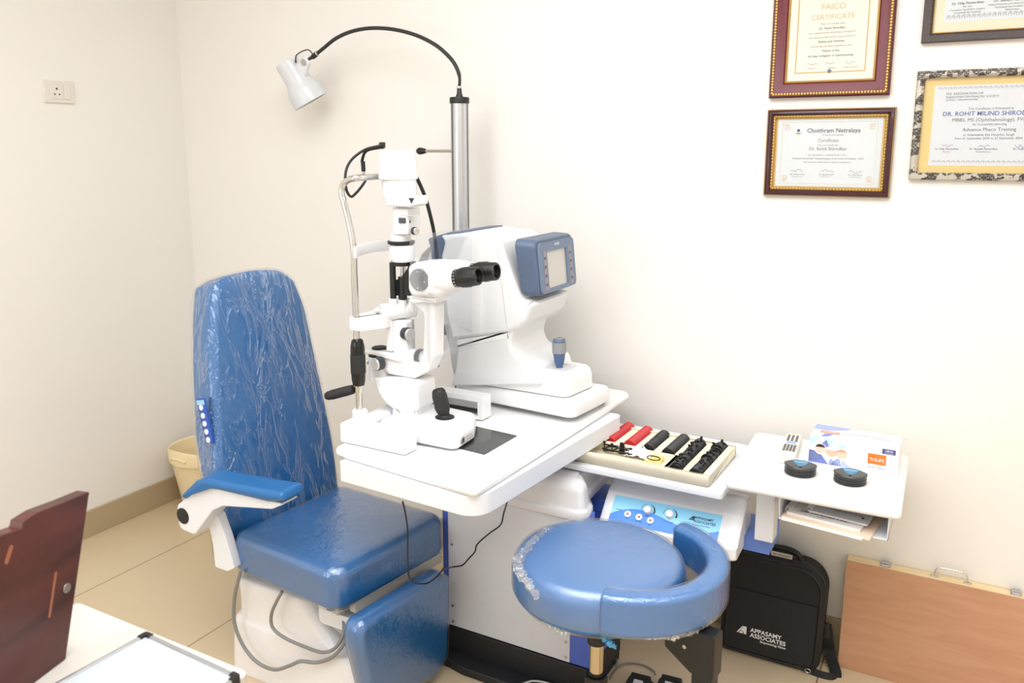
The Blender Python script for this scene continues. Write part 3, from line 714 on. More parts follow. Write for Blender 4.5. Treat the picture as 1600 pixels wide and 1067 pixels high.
# --- chin rest: foot beam, rail ends, uprights
yu0, yu1 = -.79, -.575                       # near and far upright
U = lambda x, y: PY(x, y, yu0)
xu = U(562, 640).x
foot = [P(530, 690, zt+.002), P(633, 712, zt+.002)]
xa = foot[0].x
MB().box((xa+.001, foot[0].y+.03, zt+.0015), (xa+.058, yu1+.07, zt+.051)).build('foot_beam', SW, sl, bevel=.009, seg=3)
# near rail end: long box with a sloping top
ze = P(632, 668, zt+.045)
mb = MB(); yR = foot[0].y
o = rpoly([(xa+.003, zt+.002), (foot[1].x, zt+.002), (foot[1].x, zt+.052), (xa+.003, zt+.056)], [.004, .004, .006, .008], 4)
MB().rslab(o, yR, yR+.055, .006, Mx, 3, .004).build('rail_cover', SW, sl, smooth=45)
MB().lathe([(.022, zt+.045), (.0215, zt+.064), (.018, zt+.068), (.010, zt+.069)], T(xu, yu0, 0), 24).build('upright_socket', SW, sl)
upz = U(551, 400)
up_px = [(560, 640), (557, 560), (555.5, 500), (553, 440), (550, 385), (546, 350), (538, 318), (534, 303), (536, 289), (545, 281), (557, 278)]
top = [U(*p) for p in up_px]
top[0] = Vector((xu, yu0, zt+.05))
for i in range(1, 5): top[i].x = xu+(top[i].x-xu)*.35
tend = [Vector((top[-1].x+.004, yu0+.05, top[-1].z+.001)), Vector((top[-1].x+.004, yu1-.05, top[-1].z+.001))]
far = [Vector((p.x, yu1, p.z)) for p in top[:-2]][::-1]
full = top+tend+far
fs = spline(full, 6)
MB().tube(fs, .0085, 14).build('head_frame', CHROME, sl, smooth=60)
# thin legs sleeve and grips
def grip(yu, name='grip_handle'):
    m = MB(); c = [(.0095, .935), (.016, .940), (.0185, .958), (.0195, .99), (.0195, 1.02), (.0185, 1.037), (.016, 1.046), (.0095, 1.05)]
    z0g = U(558, 602).z; z1g = U(558, 529).z
    pr = [(.010, z0g), (.0155, z0g+.002), (.0185, z0g+.018), (.0195, z0g+.05), (.0195, z1g-.05), (.0185, z1g-.02), (.015, z1g-.004), (.010, z1g)]
    g = m.lathe(pr, T(xu, yu, 0), 28).build(name, BLACKG, sl, smooth=50)
    MB().lathe([(.0197, z0g+.035), (.0202, z0g+.037), (.0202, z1g-.045), (.0197, z1g-.043)], T(xu, yu, 0), 28, False, False).build('rubber_sleeve', BLACKM, g)
    a = Vector((xu-.006, yu, z0g-.008)); d = Vector((-.082, -.035, -.026)).normalized() if yu == yu0 else Vector((-.06, .05, -.03)).normalized()
    m = MB().lathe([(.006, 0), (.0125, .004), (.0135, .02), (.0135, .066), (.012, .072), (.012, .078), (.008, .085), (.003, .087)], along(a+d*.008, a+d), 24)
    m.build('side_handle', BLACKM, sl, smooth=50)
    MB().cyl((xu, yu, z0g-.018), (xu, yu, z0g+.002), .0115, n=24, e=.001).build('clamp_ring', CHROME, sl)
grip(yu0); grip(yu1)
# forehead band and chin rest brackets
zb0, zb1 = U(545, 401).z, U(545, 384).z
def band(z0_, z1_, bow, name, x_off=0.):
    m = MB(); n = 14; ro_, ri_ = [], []
    rs_ = []
    for i in range(n+1):
        t = i/n; y_ = yu0-.012+(yu1-yu0+.024)*t; xx = xu+x_off+bow*math.sin(PI*t)
        rs_.append([Vector((xx-.004, y_, z0_)), Vector((xx+.004, y_, z0_)), Vector((xx+.005, y_, z0_+.002)), Vector((xx+.005, y_, z1_-.002)), Vector((xx+.004, y_, z1_)), Vector((xx-.004, y_, z1_))])
    return m.loft(rs_).build(name, SW, sl, smooth=40)
band(zb0, zb1, -.035, 'forehead_band', .012)
zc0, zc1 = U(550, 514).z, U(550, 494).z
cr_ = band(zc0, zc1, .03, 'chin_rest_bar', .002)
MB().slab(rpoly([(xu-.02, yu0-.014), (xu+.022, yu0-.014), (xu+.06, -.74), (xu+.05, -.63), (xu+.022, yu1+.014), (xu-.02, yu1+.014)], [.012, .012, .04, .04, .012, .012], 5), [(.002, zc0), (0, zc0+.003), (0, zc1-.003), (.003, zc1)]).build('chin_rest_arm', SW, sl, smooth=45)
ccz = zc1
o = circle(.034, 32, xu+.03, yc0, .045)
MB().slab(o, [(.008, ccz-.002), (.001, ccz+.004), (0, ccz+.01), (.003, ccz+.012), (.010, ccz+.006)], None, -.002, 3).build('chin_cup', SW, sl, smooth=60)
# --- moving stage: base slab with joystick
A1, A2 = P(640, 700, zt+.012), P(722, 699, zt+.012)
fr, fn_, = P(713, 700, zt+.012), P(740, 680, zt+.012)
cob = rpoly([(1.66, -.80), xy(P(712, 702, zt+.012)), xy(P(741, 683, zt+.012)), (1.86, -.62), (1.66, -.60)], [.02, .022, .02, .02, .02], 6)
zcar = P(726, 664, .81).z
MB().slab(cob, [(.004, zt+.008), (0, zt+.012), (0, zt+.040), (.004, zt+.049), (.012, zt+.054)]).build('stage_base', SW, sl, smooth=50)
# axle with toothed wheels and the far rail frame
fr_px = [(690, 608), (753, 622), (753, 655), (690, 640)]
yF = -.545
Fy = lambda x, y: PY(x, y, yF)
q = [Fy(*p) for p in fr_px]
xr1 = q[1].x; zr0, zr1 = zt+.004, q[1].z
m = MB()
xr0 = 1.62
m.box((xr0, yF, zr1-.014), (xr1-.015, yF+.05, zr1)).box((xr1-.015, yF, zr0), (xr1, yF+.05, zr1)).box((xr0, yF+.022, zr0+.010), (xr1-.015, yF+.05, zr1-.014)).box((xr0, yF, zr0), (xr1-.015, yF+.05, zr0+.010))
m.build('far_rail_frame', SW, sl, smooth=0)
MB().cyl((xr0+.02, yF+.01, zr0+.022), (xr1-.02, yF+.01, zr0+.022), .006, n=14).build('rail_rod', BLACK, sl)
jb = P(695, 652, zt+.054); jt = PP(684, 607, jb, -FH)
MB().lathe([(.026, .0), (.026, .003), (.018, .005), (.014, .010)], T(jb.x, jb.y, zt+.053), 28).build('joystick_boot', BLACKM, sl)
jd = (jt-jb).normalized(); jl = (jt-jb).length
MB().lathe([(.011, .0), (.0135, .006), (.0195, .022), (.021, .030), (.021, .034), (.0202, .036), (.0202, jl*.78), (.019, jl*.80), (.018, jl*.9), (.0145, jl*.97), (.006, jl), (.001, jl+.001)], along(jb, jt), 28).build('joystick', BLACKM, sl, smooth=50)
# lettering and mark on the stage front
ta, tb = P(712, 702, zt+.012), P(741, 683, zt+.012)
tx = (tb-ta).normalized(); tn = tx.cross(UPV)
o_ = ta+(tb-ta)*.22+UPV*.006+tn*.0032
Mt = Matrix((tx, UPV, tn)).transposed().to_4x4(); Mt.translation = o_
GP = pm('grey_print', (150, 150, 152), .6)
stg = bpy.data.objects['stage_base']
def amark(M, s, mat, par, name='maker_mark'):
    """slanted A mark: a leaning triangle with a split and a foot"""
    m = MB()
    for poly in ([(0, 0), (.55, 1), (.62, 1), (.30, .22), (.12, 0)], [(.40, .34), (.66, 1), (.98, 1), (.98, 0), (.74, 0), (.70, .30)], [(.22, 0), (.40, .26), (.66, .26), (.64, 0)]):
        m.add([M @ Vector((a*s*1.25, b*s, .0003)) for a, b in poly], [tuple(range(len(poly)))])
    return m.build(name, mat, par, smooth=0)
amark(Mt, .015, INK, stg)
textmesh([('APPASAMY', .022, .008, .0085, 'LEFT', 0), ('ASSOCIATES', .022, 0, .0085, 'LEFT', 0)], Mt, GP, stg)
# --- central body block on the stage
vprism([(583, 590), (628, 592), (657, 598), (658, 643), (616, 640), (600, 628), (588, 610)], yc0-.045, yc0+.045, 'body_block', SW, [.006, .006, .014, .012, .02, .04, .03], .008)
vprism([(612, 632), (655, 636), (655, 668), (612, 662)], yc0-.036, yc0+.036, 'pedestal', SW, .004, .006)
# pivot drum with black cap
p0 = S(596, 590); p1 = S(591, 545)
xd = S(593, 570).x
MB().lathe([(.034, p0.z-.005), (.034, p0.z+.06), (.032, p0.z+.064)], T(xd+.004, yc0, 0), 32).build('pivot_drum', SW, sl)
MB().lathe([(.033, p0.z+.064), (.033, p0.z+.072)], T(xd+.004, yc0, 0), 32).build('scale_ring', BLACK, sl)
z_h0, z_h1 = p0.z+.072, S(600, 545).z
hd = rpoly([(xd-.032, z_h0), (xd+.10, z_h0-.012), (xd+.10, z_h0+.012), (xd+.03, z_h1), (xd-.026, z_h1)], [.006, .01, .008, .012, .012], 4)
MB().rslab(hd, yc0-.032, yc0+.032, .006, Mx, 3, .006).build('arm_hinge', SW, sl, smooth=45)
MB().lathe([(.022, 0), (.022, .004), (.019, .006)], T(xd+.004, yc0-.002, z_h1-.001), 28).build('cap', BLACKM, sl)
def knob(c, d, r, l, name='knob'):
    c = Vector(c); d = Vector(d).normalized()
    k = MB().lathe([(r*.9, 0), (r, l*.08), (r, l*.75), (r*.96, l*.8)], along(c, c+d), 28).build(name, pm('knob_dark', (52, 54, 60), .4), sl)
    MB().lathe([(r*.93, l*.78), (r*.93, l*.95), (r*.86, l), (r*.5, l*1.0), (.0005, l*.98)], along(c, c+d), 28, False, False).build('knob_face', CHROME if r < .013 else pm('knob_satin', (214, 213, 211), .3, metal=.7), k); return k
kx = S(606, 563)
MB().cyl((kx.x+.004, yc0-.02, kx.z), (kx.x+.004, yc0+.06, kx.z), .016, n=24, e=.003).build('arm_axle', SW, sl)
knob((kx.x+.002, yc0-.030, kx.z), (-.25, -1, .0), .0185, .026)
k3 = S(581, 562)
knob((k3.x+.016, yc0-.012, k3.z), (-1, -.35, 0), .0105, .017)
c5 = S(640, 558)
MB().cyl((xd+.03, yc0, kx.z+.006), (c5.x+.03, yc0, c5.z+.004), .0245, n=28, e=.004).build('arm_tube', SW, sl)
k5 = S(648, 554)
knob((k5.x+.02, yc0-.006, k5.z), (1, -.25, 0), .0205, .022)
# --- illumination column: lower post, joint, mirror prism, tower
lp_ = [(611, 498), (631, 498), (634, 540), (612, 545)]
vprism([(613, 500), (637, 503), (640, 560), (614, 556)], yc0-.02, yc0+.02, 'lamp_arm', SW, .006, .005)
vprism([(604, 500), (614, 500), (615, 550), (603, 548)], yc0-.028, yc0+.01, 'lamp_arm_guide', SW, .003, .003)
kk = S(640, 519)
knob((kk.x-.006, yc0-.014, kk.z), (1, -.35, 0), .0175, .028)
jc = S(612, 485)
MB().cyl((jc.x-.006, yc0-.042, jc.z), (jc.x+.05, yc0+.04, jc.z+.004), .0235, n=32, e=.004).build('tilt_joint', SW, sl)
MB().cyl((jc.x-.0085, yc0-.0455, jc.z), (jc.x-.0055, yc0-.041, jc.z), .005, n=14).build('bolt', STEEL, sl)
# support forks and mirror holder (black)
def vcyl(x, y0_, y1_, yy, r, name, mat, n=16):
    a = PY(x, y0_, yy); b = PY(x, y1_, yy); a.x = b.x = (a.x+b.x)/2
    return MB().cyl(a, b, r, n=n, e=r*.12).build(name, mat, sl)
vcyl(614, 470, 410, yc0-.02, .0085, 'support_rod', BLACK)
vcyl(629, 468, 432, yc0+.0, .012, 'support_rod', BLACK)
vcyl(643, 462, 425, yc0+.02, .009, 'support_rod', BLACK)
vprism([(609, 439), (625, 436), (637, 420), (643, 405), (643, 462), (612, 462)], yc0-.006, yc0+.02, 'mirror_holder', BLACKM, .002, .002)
rg = S(627, 411)
MB().lathe([(.024, -.006), (.027, -.006), (.027, .006), (.024, .006)], T(rg.x, yc0, rg.z), 28).build('ring_clamp', BLACK, sl)
for xx in (614, 629, 643): vcyl(xx, 487, 466, yc0-.02+(.02 if xx > 620 else 0)+(.02 if xx > 640 else 0), .0115, 'socket', SW)
def turned(name, mat, pts, par=None, yy=yc0, xc=None):
    """turned part from (centre x, y, half width px) picture rows"""
    pr = []; cxs = []
    for x, y, w in pts:
        a = PY(x, y, yy); b = PY(x+w, y, yy); pr.append(((b.x-a.x)/1.02, a.z)); cxs.append(a.x)
    xc = xc if xc is not None else sum(cxs)/len(cxs)
    return MB().lathe(pr, T(xc, yy, 0), 40).build(name, mat, par or sl, smooth=45)
XT = S(624, 300).x
turned('lens_barrel', SW, [(626, 408, 14), (626, 404, 16), (626, 392, 17), (626, 385, 16.5), (626, 382, 15)], xc=XT+.004)
vprism([(609, 383), (615, 383), (615, 408), (608, 406)], yc0-.028, yc0-.012, 'barrel_guide', SW, .002, .002)
turned('scale_ring', BLACK, [(625, 381, 15), (625, 380.5, 17.5), (625, 376, 18), (625, 375.5, 15)], xc=XT+.002)
turned('neck', SW, [(626, 376, 14), (626, 366, 14)], xc=XT)
tb_ = vprism([(612, 324), (641, 326), (640, 367), (613, 368)], yc0-.03, yc0+.03, 'filter_housing', SW, .006, .006)
fw = S(637, 343)
MB().lathe([(.0165, -.007), (.017, -.005), (.017, .005), (.0165, .007)], T(fw.x+.004, yc0-.018, fw.z), 28).build('filter_wheel', DGREY, sl)
MB().lathe([(.012, -.003), (.012, .002)], T(fw.x+.004, yc0-.018, fw.z+.009), 24).build('filter_shaft', BLACK, sl)
MB().box((fw.x+.004, yc0-.032, fw.z+.0125), (fw.x+.044, yc0-.008, fw.z+.0145)).build('filter_lever', LGREY, sl, bevel=.0006)
MB().cyl((S(645, 362).x-.01, yc0-.01, S(645, 362).z), (S(653, 360).x, yc0-.01, S(653, 360).z), .005, n=12).build('knob_shaft', SW, sl)
kt = S(653, 360)
knob((kt.x-.004, yc0-.014, kt.z), (1, -.3, 0), .0105, .014)
# triangle-marked collar, lamp house and cap
vprism([(601, 308), (653, 306), (653, 320), (642, 324), (602, 322)], yc0-.046, yc0+.012, 'collar_housing', SW, [.006, .004, .004, .01, .006], .005)
tc_ = PY(643, 313, yc0-.046)
tm = MB(); tm.add([Vector((tc_.x-.009, yc0-.0466, tc_.z+.006)), Vector((tc_.x+.009, yc0-.0466, tc_.z+.006)), Vector((tc_.x, yc0-.0466, tc_.z-.009))], [(0, 1, 2)]).build('triangle_mark', INK, bpy.data.objects['collar_housing'], smooth=0)
turned('lamp_house', SW, [(622, 310, 22), (622, 308, 23), (622, 284, 22.5), (622, 279, 22.2)], xc=XT)
pl_ = S(636, 290)
turned('lamp_cap', SW, [(620, 281, 22), (620, 279.5, 25.5), (620, 276, 26), (620, 246, 23.5), (620, 238, 22.5), (620, 234.5, 20), (620, 234, 3)], xc=XT-.003)
# small name plate on the lamp house
npm = MB()
for i in range(8):
    a = -.95+.06*i; pass
ang0 = -PI/2+.12
npts = [[Vector((XT+.0425*math.cos(ang0+t), yc0+.0425*math.sin(ang0+t), pl_.z+dz)) for t in (0, .15, .3, .45, .6, .75)] for dz in (-.006, .006)]
npm.loft([npts[0], npts[1]], False, False, closed=False).build('name_plate', pm('plate_grey', (196, 196, 194), .4), bpy.data.objects['lamp_house'])
# cables
CB = BLACKM
ctop = Vector((S(597, 233).x, yc0, S(597, 233).z))
MB().tube(spline([ctop+Vector((.006, 0, .005)), PY(590, 231, yc0), PY(572, 236, yc0), PY(566, 250, yc0+.02), PY(567, 258, yc0+.02)], 6), .0042, 10).build('cable', CB, sl, smooth=60)
MB().cyl(PY(567, 252, yc0+.02), PY(568, 268, yc0+.02), .0058, n=14, e=.001).build('cable_sleeve', CB, sl)
MB().cyl(PY(568, 266, yc0+.02), PY(568, 276, yc0+.02), .004, n=12).build('cable_nipple', STEEL, sl)
MB().tube(spline([ctop+Vector((.008, -.01, .014)), PY(592, 228, yc0-.02), PY(570, 234, yc0-.03), PY(549, 250, yc0-.05), PY(540, 270, yc0-.07), PY(541, 295, yc0-.08), PY(548, 307, yc0-.08), PY(556, 302, yc0-.07), PY(566, 290, yc0-.04), PY(573, 279, yc0)], 6), .0036, 10).build('cable', CB, sl, smooth=60)
MB().box((ctop.x+.0, yc0-.014, ctop.z+.003), (ctop.x+.014, yc0-.002, ctop.z+.018)).build('cable_plug', BLACK, sl, bevel=.002)
MB().tube(spline([PY(648, 272, yc0+.03), PY(657, 290, yc0+.05), PY(665, 310, yc0+.07), PY(672, 335, yc0+.09), PY(678, 362, yc0+.11), PY(681, 385, yc0+.12), PY(684, 410, yc0+.10)], 6), .0052, 10).build('cable', CB, sl, smooth=60)
# --- microscope on its curved arm
vprism([(642, 472), (676, 470), (681, 480), (680, 558), (670, 582), (648, 592), (608, 585), (596, 575), (596, 560), (650, 566), (662, 552), (664, 490), (650, 478)], yc0-.026, yc0+.026, 'microscope_arm', SW, [.01, .01, .01, .02, .02, .01, .01, .006, .004, .02, .01, .02, .02], .006)
vprism([(638, 462), (684, 462), (684, 474), (640, 474)], yc0-.036, yc0+.036, 'arm_head', SW, .004, .005)
vprism([(636, 416), (646, 411), (672, 410), (684, 416), (686, 460), (680, 466), (642, 464), (636, 452)], yc0-.045, yc0+.05, 'microscope_body', SW, .016, .012)
dk = S(655, 437)
rr = PY(672, 437, yc0-.046).x-PY(655, 437, yc0-.046).x
dkc = PY(655, 437, yc0-.046)
MB().cyl((dkc.x, yc0-.0485, dkc.z), (dkc.x, yc0-.044, dkc.z), .029, n=40, e=.001).build('magnification_dial', pm('dial_grey', (128, 129, 132), .4), sl)
dl = bpy.data.objects['magnification_dial']
m = MB()
for a, b in ((-.004, .021), (.018, -.004), (-.004, -.022)): m.cyl((dkc.x+a, yc0-.049, dkc.z+b), (dkc.x+a, yc0-.0484, dkc.z+b), .0017, n=10)
m.build('dial_mark', PRINTW, dl)
# objective tube and binocular head
t0 = Vector((S(680, 435).x, yc0, S(680, 435).z)); t1 = Vector((S(716, 435).x, yc0+.0, S(716, 435).z-.003))
MB().lathe([(.040, 0), (.043, .004), (.043, .012), (.041, .016)], along(t0, t1), 36).build('tube_collar', SW, sl)
# eyepiece tubes
def ocular(yy, px_tube0, px_a, px_b, nm):
    a = PY(*px_tube0, yy); b = PY(*px_a, yy); c = PY(*px_b, yy)
    d = (c-a).normalized()
    MB().lathe([(.029, -.01), (.034, .0), (.034, (b-a).length*.5), (.030, (b-a).length*.8), (.0245, (b-a).length+.002)], along(a, a+d), 32).build('eyepiece_tube', SW, sl)
    b2 = a+d*(b-a).length; L_ = (c-b).length
    e = MB().lathe([(.0225, 0), (.0235, .002), (.0235, .013), (.0225, .014), (.0245, .016), (.0262, .022), (.0265, L_*.62), (.0245, L_*.72), (.0235, L_*.96), (.022, L_), (.0175, L_), (.0165, L_*.85), (.001, L_*.8)], along(b2, b2+d), 36, True, False).build('eyepiece', BLACK, sl, smooth=30)
    MB().lathe([(.0163, L_*.86), (.0001, L_*.90)], along(b2, b2+d), 28, False, False).build('eyepiece_lens', BLACKG, e)
    tk = MB(); Mm = along(b2, b2+d)
    for i in range(18):
        an = 2*PI*i/18; p = Mm @ Vector((.0237*math.cos(an), .0237*math.sin(an), .005)); p2 = Mm @ Vector((.0237*math.cos(an), .0237*math.sin(an), .010))
        tk.cyl(p, p2, .0006, n=5)
    tk.build('dioptre_scale', PRINTW, e, smooth=0)
ocular(yc0-.034, (690, 437), (712, 434), (748, 431), 'n')
ocular(yc0+.030, (690, 426), (738, 423), (776, 424), 'f')
pb = [S(684, 413), S(706, 413), S(722, 425), S(716, 452), S(700, 462), S(684, 456)]
o = rpoly([(q.x, q.z) for q in pb], [.012, .02, .02, .02, .02, .01], 5)
MB().rslab(o, yc0-.062, yc0+.058, .024, Mx, 5, .024).build('binocular_head', SW, sl, smooth=60)
# small dark prism seen below the arm
MB().box((S(655, 572).x-.006, yc0+.03, S(655, 572).z-.012), (S(655, 572).x+.03, yc0+.055, S(655, 572).z+.004)).build('mirror_foot', pm('brown_metal', (84, 66, 62), .3, metal=.6), sl, bevel=.003)
MB().cyl((S(644, 575).x, yc0+.01, zt+.05), (S(644, 575).x, yc0+.01, S(644, 500).z), .003, n=10).build('guide_rod', STEEL, sl)
# clear breath shield
xs_ = 1.775
e0 = PX(640, 580, xs_); e1 = PX(640, 392, xs_); e2 = PX(736, 372, xs_)
MB().box((xs_, e1.y, e0.z), (xs_+.0025, e2.y, PX(704, 359, xs_).z)).build('breath_shield', CLEAR, sl, bevel=.0006, smooth=0)
# ================================================================== automatic refractor
ya_n, ya_f = -.435, -.195
ym = (ya_n+ya_f)/2
rf = thing('autorefractor', (1.86, ym, zt), 'grey and white table-top autorefractor with a slate blue screen bezel and joystick', 'eye measuring machine')
G = lambda x, y: PY(x, y, ya_n+.01)
GW = pm('machine_grey_white', (228, 229, 230), .38)
GW2 = pm('machine_white', (238, 238, 238), .36)
def side_loft(outs, ys, name, mat, par, smooth=50):
    """outs: list of equal-length XZ outlines, ys: their Y positions"""
    m = MB(); m.loft([[Vector((p.x, y, p.y)) for p in o] for o, y in zip(outs, ys)])
    return m.build(name, mat, par, smooth=smooth)
def domed(pts, rad, y0, y1, name, mat, par, r=.02, n=5, flare=0.):
    o = rpoly(pts, rad, 6); outs = []; ys = []
    for i in range(n+1):
        t = PI/2*i/n; outs.append(offset(o, r*(1-math.sin(t)))); ys.append(y0+r*(1-math.cos(t)))
    for i in range(n+1):
        t = PI/2*(1-i/n); outs.append(offset(o, r*(1-math.sin(t)))); ys.append(y1-r*(1-math.cos(t)))
    return side_loft(outs, ys, name, mat, par)
def gx(l, f=G): return [(q.x, q.z) for q in (f(*p) for p in l)]
# low base with rubber feet
bA, bB, bC = P(700, 612, zt+.02), P(893, 657, zt+.02), P(957, 624, zt+.02)
bz0 = zt+.018
bo_ = rpoly([(1.655, ya_n+.02), xy(P(896, 655, bz0)), xy(P(957, 624, bz0)), (1.655, ya_f)], [.02, .03, .025, .02], 6)
zb_t = PY(893, 626, ya_n).z
MB().slab(bo_, [(.006, bz0-.002), (0, bz0+.004), (.002, bz0+.034), (.008, bz0+.043), (.016, bz0+.046)]).build('base', GW2, rf, smooth=50)
ft = []
for p in (xy(P(897, 650, zt+.002))+Vector((-.006, .009)), xy(P(944, 630, zt+.002))+Vector((-.012, .0)), Vector((1.70, ya_n+.05)), Vector((1.70, ya_f-.03))):
    MB().cyl((p.x, p.y, zt+.0005), (p.x, p.y, bz0), .0125, n=20, e=.002).build('foot', BLACKM, rf)
# print on the base corner
m = MB(); pr_ = P(946, 600, bz0+.0465)
textmesh([('-----', 0, .006, .006, 'LEFT', .02)], T(pr_.x-.012, pr_.y-.01, bz0+.0462), pm('red_print', (196, 60, 50), .5), bpy.data.objects['base'])
# carriage platform that carries the pedestal
zp0 = bz0+.05
pl = gx([(706, 600), (716, 585), (800, 588), (886, 600), (930, 590)])
c0 = P(712, 600, zp0); c1 = P(886, 622, zp0); c2 = P(929, 603, zp0)
po = rpoly([(1.675, ya_n+.015), xy(c1), xy(c2)+Vector((0, .01)), (1.675, ya_f-.01)], [.03, .03, .03, .03], 6)
MB().slab(po, [(.006, zp0-.003), (0, zp0+.003), (.002, zp0+.040), (.008, zp0+.056), (.018, zp0+.064)]).build('carriage', GW2, rf, smooth=50)
# pedestal rising from the carriage
ped = gx([(707, 602), (714, 578), (718, 540), (720, 524), (806, 512), (800, 535), (806, 552), (826, 566), (842, 574), (850, 600)])
domed(ped, [.005, .01, .02, .004, .004, .03, .03, .02, .02, .01], ya_n-.004, ya_f-.02, 'pedestal', GW, rf, .010)
seam = gx([(718, 543), (804, 528), (805, 531), (718, 546)])
# waist band
wst = gx([(716, 543), (717, 525), (800, 513), (801, 530)])
domed(wst, .004, ya_n-.004, ya_f-.02, 'waist', GW2, rf, .008)
# head: outline seen from the near side
hd_px = [(712, 527), (702, 490), (697, 440), (694, 400), (700, 376), (722, 362), (760, 358), (806, 364), (816, 372), (818, 466), (838, 474), (826, 502), (815, 512), (800, 518)]
hd_ = [(q.x, q.z) for q in ((PY(x, y, ym) if y < 385 and 715 < x < 820 else G(x, y)) for x, y in hd_px)]
head = domed(hd_, [.008, .05, .05, .05, .03, .03, .06, .05, .01, .01, .01, .03, .01, .01], ya_n-.012, ya_f+.006, 'head_housing', GW, rf, .014, 5)
# printer flap line and groove
def polyline_tube(pxs, yy, r, name, mat, par): return MB().tube(spline([PY(x, y, yy) for x, y in pxs], 5), r, 6).build(name, mat, par)
polyline_tube([(834, 470), (822, 478), (812, 486), (806, 496)], ya_n-.010, .0007, 'flap_seam', DGREY, head)
# slate band behind the patient side of the head
sb = [(q.x, q.z) for q in (PY(x, y, ym-.02) if y < 370 and x > 690 else G(x, y) for x, y in [(674, 384), (696, 368), (730, 358), (762, 356.5), (738, 366), (716, 380), (703, 402), (699, 436), (684, 436), (677, 408)])]
domed(sb, .008, ya_n-.004, ya_f+.004, 'front_trim', SLATE, rf, .012)
# forehead rest / face shield on the patient side
shp = gx([(664, 408), (668, 392), (677, 376), (692, 374), (690, 410), (697, 450), (712, 520), (720, 545), (712, 580), (718, 600), (708, 600), (702, 573), (698, 545), (690, 510), (676, 465), (666, 435)])
domed(shp, [.01, .02, .01, .004, .03, .05, .05, .03, .02, .004, .004, .03, .05, .05, .05, .02], ya_n+.02, ya_f-.02, 'face_frame', LGREY, rf, .008)
fh = gx([(646, 412), (652, 398), (662, 388), (676, 379), (670, 396), (668, 412)])
domed(fh, .004, ya_n+.03, ya_f-.03, 'forehead_rest', MGREY, rf, .006)
sh2 = gx([(676, 470), (690, 500), (700, 522), (690, 526), (678, 520), (670, 490)])
domed(sh2, .01, ya_n+.02, ya_f-.02, 'chin_rest', MGREY, rf, .012)
# slate screen bezel: a rounded box whose face looks along +X, tipped back and turned slightly towards the operator
zc_ = 1.205
def ring4(xc, w, h, zc, bow, r=.02, lean=0.):
    """face ring in the YZ plane; sides bow outward like a barrel"""
    base_ = rect(w, h, r, 5); out_ = []
    for p in base_:
        t = p.y/(h/2); yy = p.x*(1+bow*(1-t*t)-.06*t*0); zz = p.y+.006*(1-(p.x/(w/2))**2)
        out_.append(Vector((xc+lean*zz, ym+yy*(1.0-.12*(.5-.5*t)), zc+zz)))
    return out_
xb0 = PY(809, 420, ya_n-.01).x; xb1 = PY(838, 420, ya_n-.01).x
ztop, zbot = PY(838, 380, ya_n).z, PY(848, 464, ya_n).z
hh = .162; zcen = PY(840, 421, ya_n-.01).z-.002
W_ = .268
rings = [ring4(xb0-.002, W_*.96, hh*.96, zcen, .02, lean=-.12), ring4(xb0, W_*.99, hh*.99, zcen, .03, lean=-.12), ring4(xb0+.003, W_, hh, zcen, .03, lean=-.12), ring4(xb1-.012, W_*.96, hh*.985, zcen, .04, lean=-.10), ring4(xb1-.004, W_*.93, hh*.96, zcen, .04, lean=-.10), ring4(xb1, W_*.89, hh*.92, zcen, .04, lean=-.10)]
bez = MB().loft(rings).build('screen_bezel', SLATE, rf, smooth=45)
# face plate with the screen opening
def fpt(y, z, dx=0.): return Vector((xb1+dx-.10*z, ym+y, zcen+z))
SLATE2 = pm('slate_face', (104, 122, 148), .42)
oY = rect(W_*.84, hh*.88, .014, 5); iY = rect(.128, .106, .004, 5, cx=-.004, cy=-.008)
m = MB(); m.loft([[fpt(p.x*(1+.04*(1-(p.y/.075)**2)), p.y, d) for p in oY] for d in (.0, .006)]+[[fpt(p.x, p.y, d) for p in iY] for d in (.006, .0004)], False, False)
m.build('face_plate', SLATE2, bez, smooth=30)
MB().add([fpt(p.x, p.y, .0008) for p in iY], [tuple(range(len(iY)))]).build('screen', pm('blank_screen', (196, 194, 188), .16), bez, smooth=0)
for s_ in (-1, 1):
    strip = MB().add([fpt(p.x, p.y, .0064) for p in rect(.018, .112, .004, 4, cx=s_*.084, cy=-.008)], [tuple(range(24-4 if False else len(rect(.018, .112, .004, 4))))]).build('button_strip', pm('rose_grey', (150, 136, 140), .45), bez, smooth=0)
    for i in range(4):
        c = fpt(s_*.084, .028-.025*i, .0064)
        MB().cyl(c, c+Vector((.0025, 0, .00025)), .0042, n=16, e=.0006).build('button', pm('button_slate', (84, 98, 128), .4), bez)
Mf = Matrix(((0, 0, 1, 0), (1, 0, 0, 0), (0, 1, 0, 0), (0, 0, 0, 1))); Mf.translation = fpt(-.002, .058, .0066)
textmesh([('POTEC', 0, 0, .010, 'CENTER', .03)], Mf, PRINTW, bez)
# printer flap under the screen
flp = gx([(810, 498), (815, 486), (834, 474), (837, 476), (829, 492), (822, 503)])
domed(flp, .003, ya_n+.02, ya_f-.02, 'printer_flap', GW2, rf, .006)
